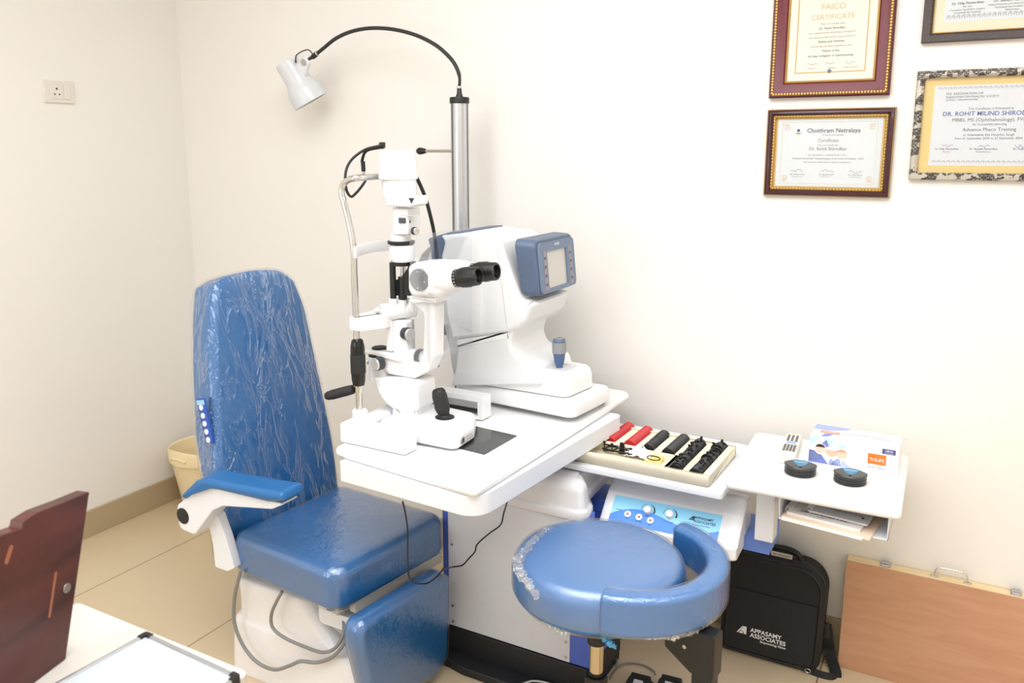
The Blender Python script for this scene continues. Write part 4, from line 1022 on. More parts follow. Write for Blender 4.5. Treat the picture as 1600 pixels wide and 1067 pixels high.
# joystick and controls
jp = P(874, 574, zp0+.064)
wo = rect(.075, .07, .008, 4, cx=jp.x, cy=jp.y)
MB().slab(wo, [(-.008, zp0+.0635), (-.006, zp0+.067), (0, zp0+.0672), (.002, zp0+.0645)]).build('joystick_well', LGREY, rf, smooth=30)
a_ = Vector((jp.x, jp.y, zp0+.064)); b_ = PP(873.5, 528, a_, -FH)
jl = (b_-a_).length
jk = MB().lathe([(.011, 0), (.010, .006), (.014, .014), (.0185, jl*.5)], along(a_, b_), 28).build('joystick', pm('joystick_blue', (72, 98, 140), .4), rf, smooth=50)
MB().lathe([(.0188, jl*.49), (.0208, jl*.51), (.0208, jl*.84), (.0195, jl*.86)], along(a_, b_), 28).build('joystick_sleeve', MGREY, jk, smooth=40)
MB().lathe([(.0188, jl*.85), (.0192, jl*.93), (.016, jl*.985), (.0135, jl)], along(a_, b_), 28).build('joystick_head', pm('joystick_blue_grey', (92, 108, 130), .4), jk, smooth=40)
MB().lathe([(.0135, jl*.995), (.0135, jl*1.012), (.010, jl*1.012), (.009, jl*1.0)], along(a_, b_), 24).build('top_button', CHROME, jk, smooth=40)
lk = P(838, 568, zp0+.07)
MB().cyl((lk.x, lk.y, zp0+.055), (lk.x, lk.y, zp0+.076), .006, n=16, e=.001).box((lk.x-.014, lk.y-.004, zp0+.07), (lk.x+.014, lk.y+.004, zp0+.075)).build('lock_lever', MGREY, rf)
# ================================================================== side table on the blue arm
zs_ = .70
qa, qb, qc, qd = P(1132, 757, zs_-.012), P(1408, 808, zs_-.012), P(1421, 716, zs_-.012), P(1180, 679, zs_-.012)
sd = thing('side_table', ((qa.x+qc.x)/2, (qa.y+qc.y)/2, .505), 'small white side table with an open shelf, on a square post from the blue arm', 'side table')
o = rpoly([xy(qa), xy(qb), xy(qc), xy(qd)], [.015, .012, .02, .02], 5)
MB().slab(o, [(.012, zs_-.026), (.003, zs_-.022), (0, zs_-.016), (0, zs_-.010), (.003, zs_-.003), (.010, zs_)]).build('table_top', WLAM, sd, smooth=60)
pA = P(1177, 845, .505); pB = P(1208, 848, .505)
px_0, px_1, py_ = pA.x, pB.x, (pA.y+pB.y)/2
MB().box((px_0, py_, .5055), (px_1, py_+.055, zs_-.024)).build('post', WPAINT, sd, bevel=.003)
hA = PY(1215, 812, qa.y+.03); hB = PY(1388, 844, qa.y+.03)
hx0, hx1, hy0, hy1, hz = hA.x, hB.x, qa.y+.03, qc.y-.03, (hA.z+hB.z)/2
t_ = .004
MB().box((hx0, hy0, hz), (hx1, hy1, hz+t_)).box((hx0, hy0, hz), (hx0+t_, hy1, zs_-.025)).box((hx1-t_, hy0, hz), (hx1, hy1, zs_-.025)).box((hx0, hy1-t_, hz), (hx1, hy1, zs_-.025)).build('shelf', WPAINT, sd, bevel=.0008)
# ------------------------------------------------------------------ booklets on the shelf
zb = hz+t_
def sheet(pxs, z0, z1, name, mat, label, cat, ctr=None):
    o = rpoly([xy(P(x, y, z1)) for x, y in pxs], .001, 2); c = sum(o, Vector((0, 0)))/len(o)
    t = thing(name, (c.x, c.y, z0), label, cat)
    MB().rslab(o, z0, z1, .0004, None, 1, .0004).build('cover' if 'book' in name else 'sheet', mat, t, smooth=0); return t
e0, e1 = P(1219, 806, zb+.006), P(1360, 842, zb+.006)
ux = (e1-e0); ux.z = 0; ulen = ux.length; ux.normalize(); uy = Vector((-ux.y, ux.x, 0))
def flat(o0, w, d, z0, z1, name, mat, label, cat, part):
    Mq = Matrix((ux, uy, UPV)).transposed().to_4x4(); Mq.translation = Vector((o0.x, o0.y, 0))
    c = Mq @ Vector((w/2, d/2, z0)); t = thing(name, c, label, cat)
    MB().rslab(rpoly([(0, 0), (w, 0), (w, d), (0, d)], .002, 2), z0, z1, .0005, Mq, 1, .0005).build(part, mat, t, smooth=0); return t, Mq
folder, _ = flat(e0+ux*.003, ulen-.004, .27, zb+.0006, zb+.006, 'paper_folder', pm('peach_card', (238, 212, 190), .6), 'peach paper folder lowest in the open shelf, poking out at its front edge', 'folder', 'cover')
MB().rslab(rpoly([(.004, -.012), (ulen-.02, -.012), (ulen-.02, .2), (.004, .2)], .002, 2), zb+.0018, zb+.0042, .0004, _, 1, .0004).build('pages', pm('paper_edges', (244, 236, 230), .7), folder, smooth=0)
def spiral(t, Mq, x, y0, y1, z, n, r, par):
    pts = []
    for i in range(n*10+1):
        a = 2*PI*i/10; pts.append(Mq @ Vector((x+r*math.cos(a), y0+(y1-y0)*i/(n*10), z+r*math.sin(a))))
    MB().tube(pts, .0009, 6).build('spiral_binding', pm('white_wire', (232, 232, 230), .35), par, smooth=60)
g0 = P(1229, 800, zb+.012)
w1_ = (P(1344, 829, zb+.012)-g0).length
nb_, M1 = flat(g0, w1_, .20, zb+.0062, zb+.0135, 'spiral_booklet', pm('cover_grey_white', (226, 226, 224), .5), 'larger white spiral booklet with a Life quotation on its cover, lying on the peach folder', 'booklet', 'cover')
spiral(nb_, M1, .000, .01, .19, zb+.0142, 20, .0075, nb_)
M1t = M1 @ T(0, 0, zb+.0138)
textmesh([('Life was always a joy.', .028, .024, .0135, 'LEFT', .03), ('with you', .036, .045, .011, 'LEFT', .03), ('my dear', .07, .012, .006, 'LEFT', .02)], M1t, INK, nb_)
g1_ = P(1263, 797, zb+.02)
w2_ = (P(1356, 818, zb+.02)-g1_).length
nb2, M2 = flat(g1_, w2_, .14, zb+.0148, zb+.0202, 'spiral_booklet', pm('cover_pale_grey', (206, 207, 212), .5), 'smaller grey spiral booklet on top of the larger booklet in the shelf', 'booklet', 'cover')
spiral(nb2, M2, .000, .005, .135, zb+.0215, 12, .006, nb2)
M2t = M2 @ T(0, 0, zb+.0205)
textmesh([('ll', w2_-.02, .025, .014, 'LEFT', .05), ('Thank you for coming', .05, .038, .008, 'LEFT', .02)], M2t, INK, nb2)
# ------------------------------------------------------------------ remote control
z1_ = zs_+.001
r0, r1 = P(1215, 714, zs_+.018), P(1242, 717, zs_+.018); r2, r3 = P(1254, 681, zs_+.018), P(1229, 676, zs_+.018)
rxd = ((r1-r0)+(r2-r3)); rxd.z = 0; rw = rxd.length/2; rxd.normalize(); ryd = ((r3-r0)+(r2-r1)); ryd.z = 0; rl = ryd.length/2; ryd = Vector((-rxd.y, rxd.x, 0)); rc = (r0+r1+r2+r3)/4
# keep the drawn lean of the long side
rl_dir = ((r3-r0)+(r2-r1)); rl_dir.z = 0; rl_dir.normalize(); rxd = Vector((rl_dir.y, -rl_dir.x, 0))
Mr = Matrix((rxd, rl_dir, UPV)).transposed().to_4x4(); Mr.translation = Vector((rc.x, rc.y, 0))
rm = thing('remote_control', (rc.x, rc.y, zs_), 'small pale grey remote control with two rows of dark slots, beside the tissue box', 'remote control')
rw = max(rw*.92, .045)
MB().rslab(rect(rw, rl, .012, 6), zs_, zs_+.021, .006, Mr, 4, .004, .001, 3).build('case', pm('warm_white_plastic', (226, 222, 214), .4), rm, smooth=50)
SLG = pm('slot_grey', (92, 90, 90), .4)
for i in range(3): MB().rslab(rect(.0065, rl*.26, .001, 2, cx=(i-1)*rw*.25, cy=rl*.27), zs_+.0208, zs_+.0226, .0004, Mr, 1, 0).build('button', SLG, rm, smooth=0)
for i in range(4): MB().rslab(rect(.0065, rl*.26, .001, 2, cx=(i-1.5)*rw*.19, cy=-rl*.14), zs_+.0208, zs_+.0226, .0004, Mr, 1, 0).build('button', SLG, rm, smooth=0)
MB().rslab(rect(rw*.55, rl*.10, .001, 2, cy=rl*.08), zs_+.0208, zs_+.0225, .0004, Mr, 1, 0).build('label_strip', pm('label_blue', (150, 182, 214), .4), rm, smooth=0)
# ------------------------------------------------------------------ two round dark lens cases
CASE = pm('smoke_case', (38, 39, 42), .25)
CASE2 = pm('smoke_case_lid', (56, 57, 58), .3)
TEAL = pm('blue_label', (30, 132, 176), .35)
def lens_case(px_, py_, w_, label):
    c = P(px_, py_, zs_+.026); r = .0395
    t = thing('lens_case', (c.x, c.y, zs_), label, 'case', 'dark lens cases on the side table')
    fd = Vector((CAM.x-c.x, CAM.y-c.y, 0)).normalized(); ang = math.atan2(fd.y, fd.x)
    o = []
    for i in range(25): a = ang-PI/2-.12+(PI+.24)*i/24; o.append(Vector((c.x+r*math.cos(a), c.y+r*math.sin(a))))
    bk_ = [Vector((o[-1].x, o[-1].y)), Vector((o[0].x, o[0].y))]
    mid = (o[0]+o[-1])/2-Vector((fd.x, fd.y))*.022
    q = spline([Vector((o[-1].x, o[-1].y, 0)), Vector(((o[-1].x*.5+mid.x*.5)-fd.x*.006, (o[-1].y*.5+mid.y*.5)-fd.y*.006, 0)), Vector((mid.x, mid.y, 0)), Vector(((o[0].x*.5+mid.x*.5)-fd.x*.006, (o[0].y*.5+mid.y*.5)-fd.y*.006, 0)), Vector((o[0].x, o[0].y, 0))], 6)
    o += [Vector((p.x, p.y)) for p in q[1:-1]]
    m = MB(); zz = zs_
    m.slab(o, [(.003, zz), (0, zz+.002), (0, zz+.007), (.0012, zz+.0075), (.0012, zz+.0085), (0, zz+.009), (0, zz+.014), (.0012, zz+.0145), (.0012, zz+.0155), (0, zz+.016), (0, zz+.0215)])
    m.build('case_body', CASE, t, smooth=35)
    MB().slab(o, [(-.0008, zz+.0215), (-.001, zz+.024), (.001, zz+.0262), (.004, zz+.0268)]).build('lid', CASE2, t, smooth=35)
    lab = []
    lo_ = [(-.55, -.42), (-.42, -.50), (.42, -.50), (.55, -.42), (.36, .12), (.14, .52), (0, .60), (-.14, .52), (-.36, .12)]
    sd_ = Vector((-fd.y, fd.x, 0))
    MB().add([Vector((c.x, c.y, zz+.0271))+sd_*a*r+fd*b*r for a, b in lo_], [tuple(range(9))]).build('label', TEAL, t, smooth=0)
    Mt_ = Matrix((sd_, -fd, UPV)).transposed().to_4x4(); Mt_.translation = Vector((c.x, c.y, zz+.0273))+fd*(-.004)
    textmesh([('Sensitive', 0, 0, .0085, 'CENTER', .02)], Mt_, PRINTW, t)
    MB().cyl(Vector((c.x, c.y, zz+.0268))+fd*.027, Vector((c.x, c.y, zz+.0282))+fd*.027, .004, n=14, e=.0005).build('latch', pm('dark_red', (96, 26, 30), .4), t)
lens_case(1251, 724, 26, 'dark lens case with a blue lid label, nearest to the remote control')
lens_case(1329, 737, 26, 'dark lens case with a blue lid label, in front of the tissue box middle')
# ------------------------------------------------------------------ tissue box
tA, tB = P(1263, 720, zs_), P(1402, 744, zs_)
tx_ = (tB-tA); tl = tx_.length; tx_.normalize(); ty_ = Vector((-tx_.y, tx_.x, 0)); th_ = .074; td = .105
Mtb = Matrix((tx_, ty_, UPV)).transposed().to_4x4(); Mtb.translation = Vector((tA.x, tA.y, zs_))
tbx = thing('tissue_box', Mtb @ Vector((tl/2, td/2, 0)), 'white tissue box with blue facets and an orange name panel', 'tissue box')
MB().box((0, 0, 0), (tl, td, th_), Mtb).build('carton', pm('carton_white', (242, 242, 244), .35), tbx, bevel=.0015)
Mf_ = Mtb @ Matrix(((1, 0, 0, 0), (0, 0, -1, -.0004), (0, 1, 0, 0), (0, 0, 0, 1)))   # front face: local X along, Y up
Mtp = Mtb @ T(0, 0, th_+.0004)
def patch(Mm, pts, name, mat, dz=0.): return MB().add([Mm @ Vector((a, b, dz)) for a, b in pts], [tuple(range(len(pts)))]).build(name, mat, tbx, smooth=0)
LB = [pm('print_blue_a', (118, 134, 208), .4), pm('print_blue_b', (158, 172, 226), .4), pm('print_aqua', (196, 226, 234), .4), pm('print_blue_c', (186, 196, 236), .4)]
k_ = tl/.24
m = MB()
for mi_, pts in ((2, [(.002, .045), (.03, .072), (.002, .072)]), (2, [(.035, .072), (.072, .072), (.055, .05)]), (0, [(.0, .0), (.055, .0), (.028, .032), (.0, .034)]), (1, [(.0, .034), (.028, .032), (.04, .014), (.0, .0)]), (1, [(.055, .0), (.088, .0), (.06, .018)]), (0, [(.028, .032), (.052, .05), (.046, .067), (.028, .05)]), (3, [(.052, .05), (.046, .067), (.062, .044)]), (1, [(.06, .0), (.092, .0), (.085, .022), (.075, .018)]), (3, [(.092, .0), (.12, .0), (.09, .02)]), (2, [(.09, .04), (.105, .06), (.075, .06)])):
    m.use(LB[mi_]).add([Mf_ @ Vector((a*k_, b, 0)) for a, b in pts], [tuple(range(len(pts)))])
m.build('facet_print', None, tbx, smooth=0)
for i, (cxp, cyp, c1_, c2_) in enumerate(((.031, .040, (66, 48, 44), (236, 206, 192)), (.062, .036, (226, 226, 232), (222, 190, 160)), (.090, .034, (214, 168, 140), (240, 206, 180)))):
    cxp *= k_
    patch(Mf_, [(cxp+.0155*math.cos(2*PI*j/24), cyp+.0155*math.sin(2*PI*j/24)) for j in range(24)]+[], 'picture_ring', PRINTW, .0002)
    patch(Mf_, [(cxp+.0135*math.cos(2*PI*j/24), cyp+.0135*math.sin(2*PI*j/24)) for j in range(24)], 'picture', pm('pic_%s' % 'abc'[i], c2_, .4), .0004)
    patch(Mf_, [(cxp+.0135*math.cos(2.4*j/12+.4), cyp+.0135*math.sin(2.4*j/12+.4)) for j in range(13)], 'picture_hair', pm('picd_%s' % 'abc'[i], c1_, .4), .0006)
patch(Mf_, [(a*k_, b) for a, b in ((.160, .022), (.208, .022), (.208, .050), (.160, .050))], 'name_panel', pm('orange_print', (242, 122, 42), .4), .0002)
textmesh([('TULIPS', .184*k_, .0305, .0128*k_, 'CENTER', .01)], Mf_ @ T(0, 0, .0004), PRINTW, tbx)
textmesh([('Facial Tissues', .161*k_, .011, .0085*k_, 'LEFT', 0)], Mf_ @ T(0, 0, .0002), pm('print_lilac', (120, 128, 180), .5), tbx)
patch(Mf_, [(a*k_, b) for a, b in ((.196, .054), (.231, .054), (.231, .068), (.196, .068))], 'count_panel', pm('navy_print', (84, 84, 136), .4), .0002)
textmesh([('100 N', .2135*k_, .0605, .007, 'CENTER', .02), ('2 PLY SHEETS', .2135*k_, .0555, .0038, 'CENTER', 0)], Mf_ @ T(0, 0, .0004), PRINTW, tbx)
m = MB().use(LB[1]).add([Mtp @ Vector((a*k_, b, 0)) for a, b in ((.0, .06), (.04, .06), (.09, .085), (.10, td-.002), (.0, td-.002))], [(0, 1, 2, 3, 4)]).use(LB[0]).add([Mtp @ Vector((a*k_, b, .0001)) for a, b in ((.03, .0), (.05, .012), (.06, .035), (.035, .03))], [(0, 1, 2, 3)])
m.build('top_print', None, tbx, smooth=0)
patch(Mtp, [(a*k_, b) for a, b in ((.022, .035), (.075, .035), (.075, .056), (.022, .056))], 'top_name_panel', pm('salmon_print', (240, 150, 122), .4), .0002)
textmesh([('TULIPS', .026*k_, .040, .013*k_, 'LEFT', .01)], Mtp @ T(0, 0, .0004), PRINTW, tbx)
slot = [(.085+.13*i/12, .052+.010*math.sin(PI*i/12)) for i in range(13)]
patch(Mtp, [(a*k_, b) for a, b in slot]+[(a*k_, b-.005) for a, b in slot[::-1]], 'tissue_slot', pm('slot_shadowless', (196, 192, 188), .6), .0002)
textmesh([('Facial Tissues', .205*k_, .085, .008, 'LEFT', 0)], Mtp, GP, tbx)
textmesh([('soft', .135*k_, .02, .007, 'LEFT', 0)], Mtp, GP, tbx)

# ================================================================== lens tray on its white shelf
zy = .66
ta_, tb2, tc2 = P(905, 722, zy), P(1128, 769, zy), P(1190, 690, zy)
la, lb_ = P(880, 719, zy), P(1130, 770, zy)
dx_ = (lb_-la); dx_.z = 0; dx_.normalize()
dy_ = Vector((-dx_.y, dx_.x, 0))
sh_o = Vector((la.x-.02, la.y-.01, 0))
tsw = (lb_-sh_o); tsw.z = 0; tsw = tsw.length; tsd = .40
Mty = Matrix((dx_, dy_, UPV)).transposed().to_4x4(); Mty.translation = sh_o
tsf = thing('tray_shelf', Mty @ Vector((tsw/2, tsd/2, zy-.02)), 'thin white pull-out shelf below the instrument table, holding the cream lens tray', 'shelf')
MB().rslab(rpoly([(0, 0), (tsw, 0), (tsw, tsd), (0, tsd)], .012, 4), zy-.018, zy, .004, Mty, 3, .004).build('shelf_board', WPAINT, tsf, smooth=50)
MB().box((.05, tsd-.10, zy-.035), (tsw-.05, tsd-.04, zy-.017), Mty).build('slide_rail', LGREY, tsf, bevel=.002)
MB().box((tsw*.45, tsd-.09, .55 if False else .60), (tsw*.52, tsd-.05, zy-.03), Mty).build('shelf_bracket', WPAINT, tsf, bevel=.002)
# tray: a wooden box with compartments
zt0, zt1 = zy+.0005, zy+.031
cR = P(1107, 745, zt1); cRb = P(1147, 695, zt1)
inv = Mty.inverted()
qR = inv @ cR; qRb = inv @ cRb; qLb = inv @ P(966, 656, zt1)
tx0, tx1, ty0, ty1 = .035, qR.x, max(.012, qR.y), qRb.y
def TR(x, y, z): return Mty @ Vector((x, y, z))
tr = thing('lens_tray', TR((tx0+tx1)/2, (ty0+ty1)/2, zt0), 'cream wooden tray of trial lenses in slots, on the white shelf', 'tray')
CREAM = wood('cream_pine', (240, 228, 200), (247, 238, 216), (4, 30, 30), .45)
w_ = .012
m = MB().box((tx0, ty0, zt0), (tx1, ty1, zt0+.005), Mty)
m.box((tx0, ty0, zt0), (tx1, ty0+w_, zt1), Mty).box((tx0, ty1-w_, zt0), (tx1, ty1, zt1), Mty).box((tx0, ty0+w_, zt0), (tx0+w_, ty1-w_, zt1), Mty).box((tx1-w_*1.6, ty0+w_, zt0), (tx1, ty1-w_, zt1), Mty)
m.build('tray_box', CREAM, tr, bevel=.0012)
# rows from the picture: (near end, far end) of each row's centre line at the lens axis height
zl_ = zt0+.022
def rowpt(x, y): q = inv @ P(x, y, zl_+.015); return Vector((q.x, q.y))
rows = [
 ('red', (952, 683), (983, 661), 'red-rimmed trial lens in the leftmost red row of the cream tray', 'red trial lenses, first row', 26, 0),
 ('red', (984, 689), (1012, 667), 'red-rimmed trial lens in the second red row of the cream tray', 'red trial lenses, second row', 26, 0),
 ('blk', (1013, 696), (1038, 674), 'black-rimmed trial lens in the short black row beside the red rows', 'black trial lenses, first short row', 22, 1),
 ('blk', (1044, 702), (1069, 680), 'black-rimmed trial lens in the second short black row of the tray', 'black trial lenses, second short row', 30, 0),
 ('blk', (1056, 727), (1094, 687), 'black-rimmed trial lens in the long untidy row left of the last row', 'black trial lenses, first long row', 44, 2),
 ('blk', (1087, 734), (1128, 692), 'black-rimmed trial lens in the long row along the tray right end', 'black trial lenses, second long row', 44, 2)]
rx = []
LR = .0185
def lens_mesh(mat, nm):
    m = MB(); n = 22; t = .0022
    prof = [(LR-.0035, -t*.7), (LR-.001, -t), (LR, -t*.6), (LR, t*.6), (LR-.001, t), (LR-.0035, t*.7)]
    rings = [[Vector((r*math.cos(2*PI*k/n), z, r*math.sin(2*PI*k/n))) for k in range(n)] for r, z in prof]
    m.loft(rings+[rings[0]], False, False)
    m.loft([[Vector((r*math.cos(2*PI*k/n), z, r*math.sin(2*PI*k/n))) for k in range(n)] for r, z in ((LR-.003, .0004), (.0003, .0012))], False, True)
    m.loft([[Vector((x_, y_, z_)) for x_, y_, z_ in ((-.0035*s, -.001, zz), (.0035*s, -.001, zz), (.0035*s, .001, zz), (-.0035*s, .001, zz))] for zz, s in ((LR-.001, 1), (LR+.0055, .95), (LR+.0068, .6))])
    me_ = m.build(nm, mat, None, smooth=40); return me_
protoR = lens_mesh(RED, 'trial_lens'); protoB = lens_mesh(pm('lens_rim_black', (26, 26, 28), .4), 'trial_lens')
RX = []
for kind, a, b, label, grp, cnt, mess in rows:
    pa, pb = rowpt(*a), rowpt(*b)
    RX.append((pa, pb))
    rnd = random.Random(cnt*7+len(RX))
    src = protoR if kind == 'red' else protoB
    for i in range(cnt):
        t = i/(cnt-1); q = pa.lerp(pb, t)
        jit = 0 if not mess else rnd.uniform(-.0008, .0008)*mess
        lift = 0
        if mess == 2 and rnd.random() < .10: lift = rnd.uniform(.002, .006)
        rot = rnd.uniform(-.25, .25)+PI if mess == 0 else (rnd.choice((PI, PI+.4, PI-.4, .5, -.5, .15, 0)) if mess == 2 else PI+rnd.uniform(-.4, .4))
        if i == 0 and src.get('label') is None: c = src
        else: c = src.copy(); COL.objects.link(c)
        Ml_ = Mty @ T(q.x+jit, q.y, zl_+lift+(.001 if kind == 'blk' else 0)) @ Matrix.Rotation(R(rnd.uniform(-3, 3) if mess else -2), 4, 'X') @ Matrix.Rotation(rnd.uniform(-.04, .04)*mess, 4, 'Z') @ Matrix.Rotation(rot, 4, 'Y')
        c.matrix_world = Ml_; ORG[c.name] = Ml_.translation.copy()
        tag(c, label, 'lens', grp)
# dividers between the rows (parts of the tray)
xm = [ (RX[i][0].x+RX[i+1][0].x)/2 for i in range(5)]
short_y = (RX[0][0].y+RX[3][0].y)/2-.012
def bar(x0, y0, x1, y1, name='divider', h=zt1-.003): MB().box((x0, y0, zt0+.004), (x1, y1, h), Mty).build(name, CREAM, tr, bevel=.001)
fill_y1 = ty1-w_
edges = [tx0+w_]
for i in range(6):
    cx_ = (RX[i][0].x+RX[i][1].x)/2
    y0_ = short_y if i < 4 else ty0+w_
    prev = edges[-1]
    if cx_-LR-.001 > prev+.002: bar(prev, y0_ , cx_-LR-.001, fill_y1, 'divider')
    edges.append(cx_+LR+.001)
if tx1-w_*1.6 > edges[-1]+.002: bar(edges[-1], ty0+w_, tx1-w_*1.6, fill_y1)
lx4 = (RX[4][0].x+RX[4][1].x)/2-LR-.001
bar(tx0+w_, short_y-.008, lx4, short_y, 'cross_bar')
bar(lx4-.012, ty0+w_, lx4, short_y, 'cross_bar')
# lift pads at the row ends
for i in range(6):
    cx_ = (RX[i][0].x+RX[i][1].x)/2; ye = RX[i][1].y+.006
    if fill_y1-ye > .006: bar(cx_-LR-.001, ye, cx_+LR+.001, fill_y1, 'row_end')
    ys_ = short_y if i < 4 else ty0+w_; yb_s = RX[i][0].y-.006
    if yb_s-ys_ > .003: bar(cx_-LR-.001, ys_, cx_+LR+.001, yb_s, 'row_end')
# trial frame of black metal lying in the front compartment
fc = inv @ P(965, 706, zt0+.012)
TF = thing('trial_spectacles', TR(fc.x, fc.y, zt0+.005), 'tangled black metal spectacle trial frame lying in the tray front compartment', 'spectacle frame')
DM = pm('dark_metal', (46, 44, 42), .35, metal=.6)
zf = zt0+.0125
m = MB()
for cx_ in (-.022, .024):
    pts = [TR(fc.x+cx_+.021*math.cos(a), fc.y+.012*math.sin(a), zf+.006+.006*math.sin(a+1)) for a in [2*PI*i/16 for i in range(16)]]
    m.tube(pts, .0022, 6, closed=True)
m.build('lens_ring', DM, TF)
m = MB().tube([TR(fc.x-.046, fc.y+.010, zf+.012), TR(fc.x+.048, fc.y-.004, zf+.010)], .0022, 6).tube([TR(fc.x-.045, fc.y-.006, zf+.004), TR(fc.x+.05, fc.y-.012, zf+.004)], .003, 6).tube([TR(fc.x-.045, fc.y+.0, zf+.016), TR(fc.x+.02, fc.y+.006, zf+.016)], .0012, 6)
m.build('bridge_bar', DM, TF)
for cx_, hh_ in ((-.042, .024), (-.018, .022), (.012, .03), (.04, .018)):
    MB().cyl(TR(fc.x+cx_, fc.y, zf), TR(fc.x+cx_, fc.y, zf+hh_), .0018, n=8).cyl(TR(fc.x+cx_, fc.y, zf+hh_-.004), TR(fc.x+cx_, fc.y, zf+hh_), .004, n=10).build('thumb_screw', DM, TF)
MB().rslab(rect(.014, .006, .001, 2), 0, .028, .0005, Mty @ T(fc.x+.012, fc.y+.004, zf), 1, 0).build('bridge_post', DM, TF)
for s_ in (-1, 1): MB().tube(spline([TR(fc.x+s_*.045, fc.y-.006, zf+.006), TR(fc.x+s_*.036+.008, fc.y-.013, zf+.003), TR(fc.x+s_*.02+.014, fc.y-.012, zf+.002)], 5), .0014, 6).build('temple_arm', DM, TF)
# crumpled white tissue and a yellow lens envelope
tp = inv @ P(1000, 706, zt0+.02)
rnd = random.Random(5); m = MB(); n = 16; vs = []; fs = []
for i in range(n+1):
    for j in range(n+1):
        u, v = i/n-.5, j/n-.5
        h = .026*math.exp(-(u*u+v*v)*5)*(1+.7*noise.noise(Vector((u*6, v*6, 1))))+.010*noise.noise(Vector((u*11, v*11, 3)))
        vs.append(TR(tp.x+u*.075, tp.y-.006+v*.044, max(zt0+.0062, zt0+.009+h)))
for i in range(n):
    for j in range(n): a = i*(n+1)+j; fs.append((a, a+1, a+n+2, a+n+1))
m.add(vs, fs); ts = solo(m, 'tissue_paper', pm('tissue_white', (244, 243, 248), .6), TR(tp.x, tp.y, zt0+.005), 'crumpled white tissue between the trial frame and the yellow envelope in the tray', 'tissue', smooth=60)
sm = ts.modifiers.new('Solidify', 'SOLIDIFY'); sm.thickness = .0006
ep = inv @ P(1024, 716, zt0+.012)
en = thing('lens_envelope', TR(ep.x, ep.y, zt0+.005), 'small open yellow envelope with a lens in its mouth, lying in the tray', 'envelope')
YEL = pm('yellow_paper', (240, 218, 140), .6)
eo = [(-.024, -.022), (.024, -.022), (.022, .012), (.006, .024), (-.02, .02)]
m = MB().loft([[TR(ep.x+a, ep.y+b, zt0+.006+(.014 if b > 0 else .0)) for a, b in eo], [TR(ep.x+a*.98, ep.y+b*.98, zt0+.008+(.014 if b > 0 else .006)) for a, b in eo]])
m.build('paper_sleeve', YEL, en, smooth=0)
MB().tube([TR(ep.x+.019*math.cos(a), ep.y-.014+.008*math.sin(a), zt0+.0175+.003*math.sin(a)) for a in [2*PI*i/20 for i in range(20)]], .0018, 6, closed=True).build('lens_rim', pm('olive_metal', (96, 84, 48), .4, metal=.3), en)

# ================================================================== control console
cz0 = .507
TL, TRp, BR, BL = P(965, 776, .565), P(1131, 806, .565), P(1112, 846, .515), P(942, 808, .515)
cx_d = ((TRp-TL)+(BR-BL)); cx_d.z = 0; cx_d.normalize()
cy_d = Vector((-cx_d.y, cx_d.x, 0)); orig = BL.copy(); orig.z = 0
Mc = Matrix((cx_d, cy_d, UPV)).transposed().to_4x4(); Mc.translation = orig; ci = Mc.inverted()
lTL, lTR, lBR, lBL = (ci @ q for q in (TL, TRp, BR, BL))
cw = max(lTR.x, lBR.x)
cn = thing('control_console', Mc @ Vector((cw/2, .08, cz0)), 'white sloping control console with a two-tone blue button panel, on the blue arm', 'control console')
wq = (lTR.x-lTL.x+lBR.x-lBL.x)/2
xm0 = (lTL.x+lBL.x)/2-.008; xm1 = (lTR.x+lBR.x)/2+.045
prof_ = [(-.022, .475), (.078, .475), (.079, .5065), (.172, .5065), (.17, .592), (.11, .604), (lTL.y+.012, .574), (-.018, .508)]
def cring(x, k): 
    c = Vector((.08, .5065)); return [Mc @ Vector((x, c.x+(p.x-c.x)*k, c.y+(p.y-c.y)*k)) for p in rpoly(prof_, [.006, .004, .003, .012, .02, .03, .01, .008], 5)]
MB().loft([cring(xm0-.012, .93), cring(xm0-.009, .965), cring(xm0-.003, .99), cring(xm0+.006, 1), cring(xm1-.006, 1), cring(xm1+.003, .99), cring(xm1+.010, .965), cring(xm1+.014, .92)]).build('console_body', GLW, cn, smooth=50)
# sloped panel
pz = lambda y: None
d_s = Vector((0, lTL.y-lBL.y, .05)); sl_n = Vector((0, -d_s.z, d_s.y)).normalized()
a0_ = Vector((0, -.018, .508)); a1_ = Vector((0, lTL.y+.012, .574)); sdv = (a1_-a0_).normalized(); snv = Vector((0, -sdv.z, sdv.y))
slen = (a1_-a0_).length
Mp_ = Mc @ Matrix(((1, 0, 0, 0), (0, sdv.y, snv.y, a0_.y), (0, sdv.z, snv.z, a0_.z), (0, 0, 0, 1)))
plx0, plx1 = xm0+.014, xm0+.014+wq
ph = slen*.82; py0_ = slen*.08
LCY = pm('panel_light_blue', (146, 214, 246), .3); LBL = pm('panel_blue', (36, 128, 226), .3)
pnl = MB().box((plx0, py0_, -.0005), (plx1, py0_+ph, .0008), Mp_).build('control_panel', LCY, cn, smooth=0)
W = plx1-plx0
wave = [(plx0+W*i/24, py0_+ph*(.42+.20*math.sin(PI*2*(i/24)-.15)*(1 if i < 14 else 1.1)+.12*(1-i/24)-.10*(i/24)) if i > 0 else py0_+ph*.22) for i in range(25)]
wave = [(plx0, py0_+ph*.28)]+[(plx0+W*t, py0_+ph*h) for t, h in ((.06, .42), (.14, .55), (.24, .62), (.34, .61), (.45, .53), (.56, .42), (.68, .31), (.80, .26), (.90, .30), (1.0, .42))]
ws = spline([Vector((a, b, 0)) for a, b in wave], 5)
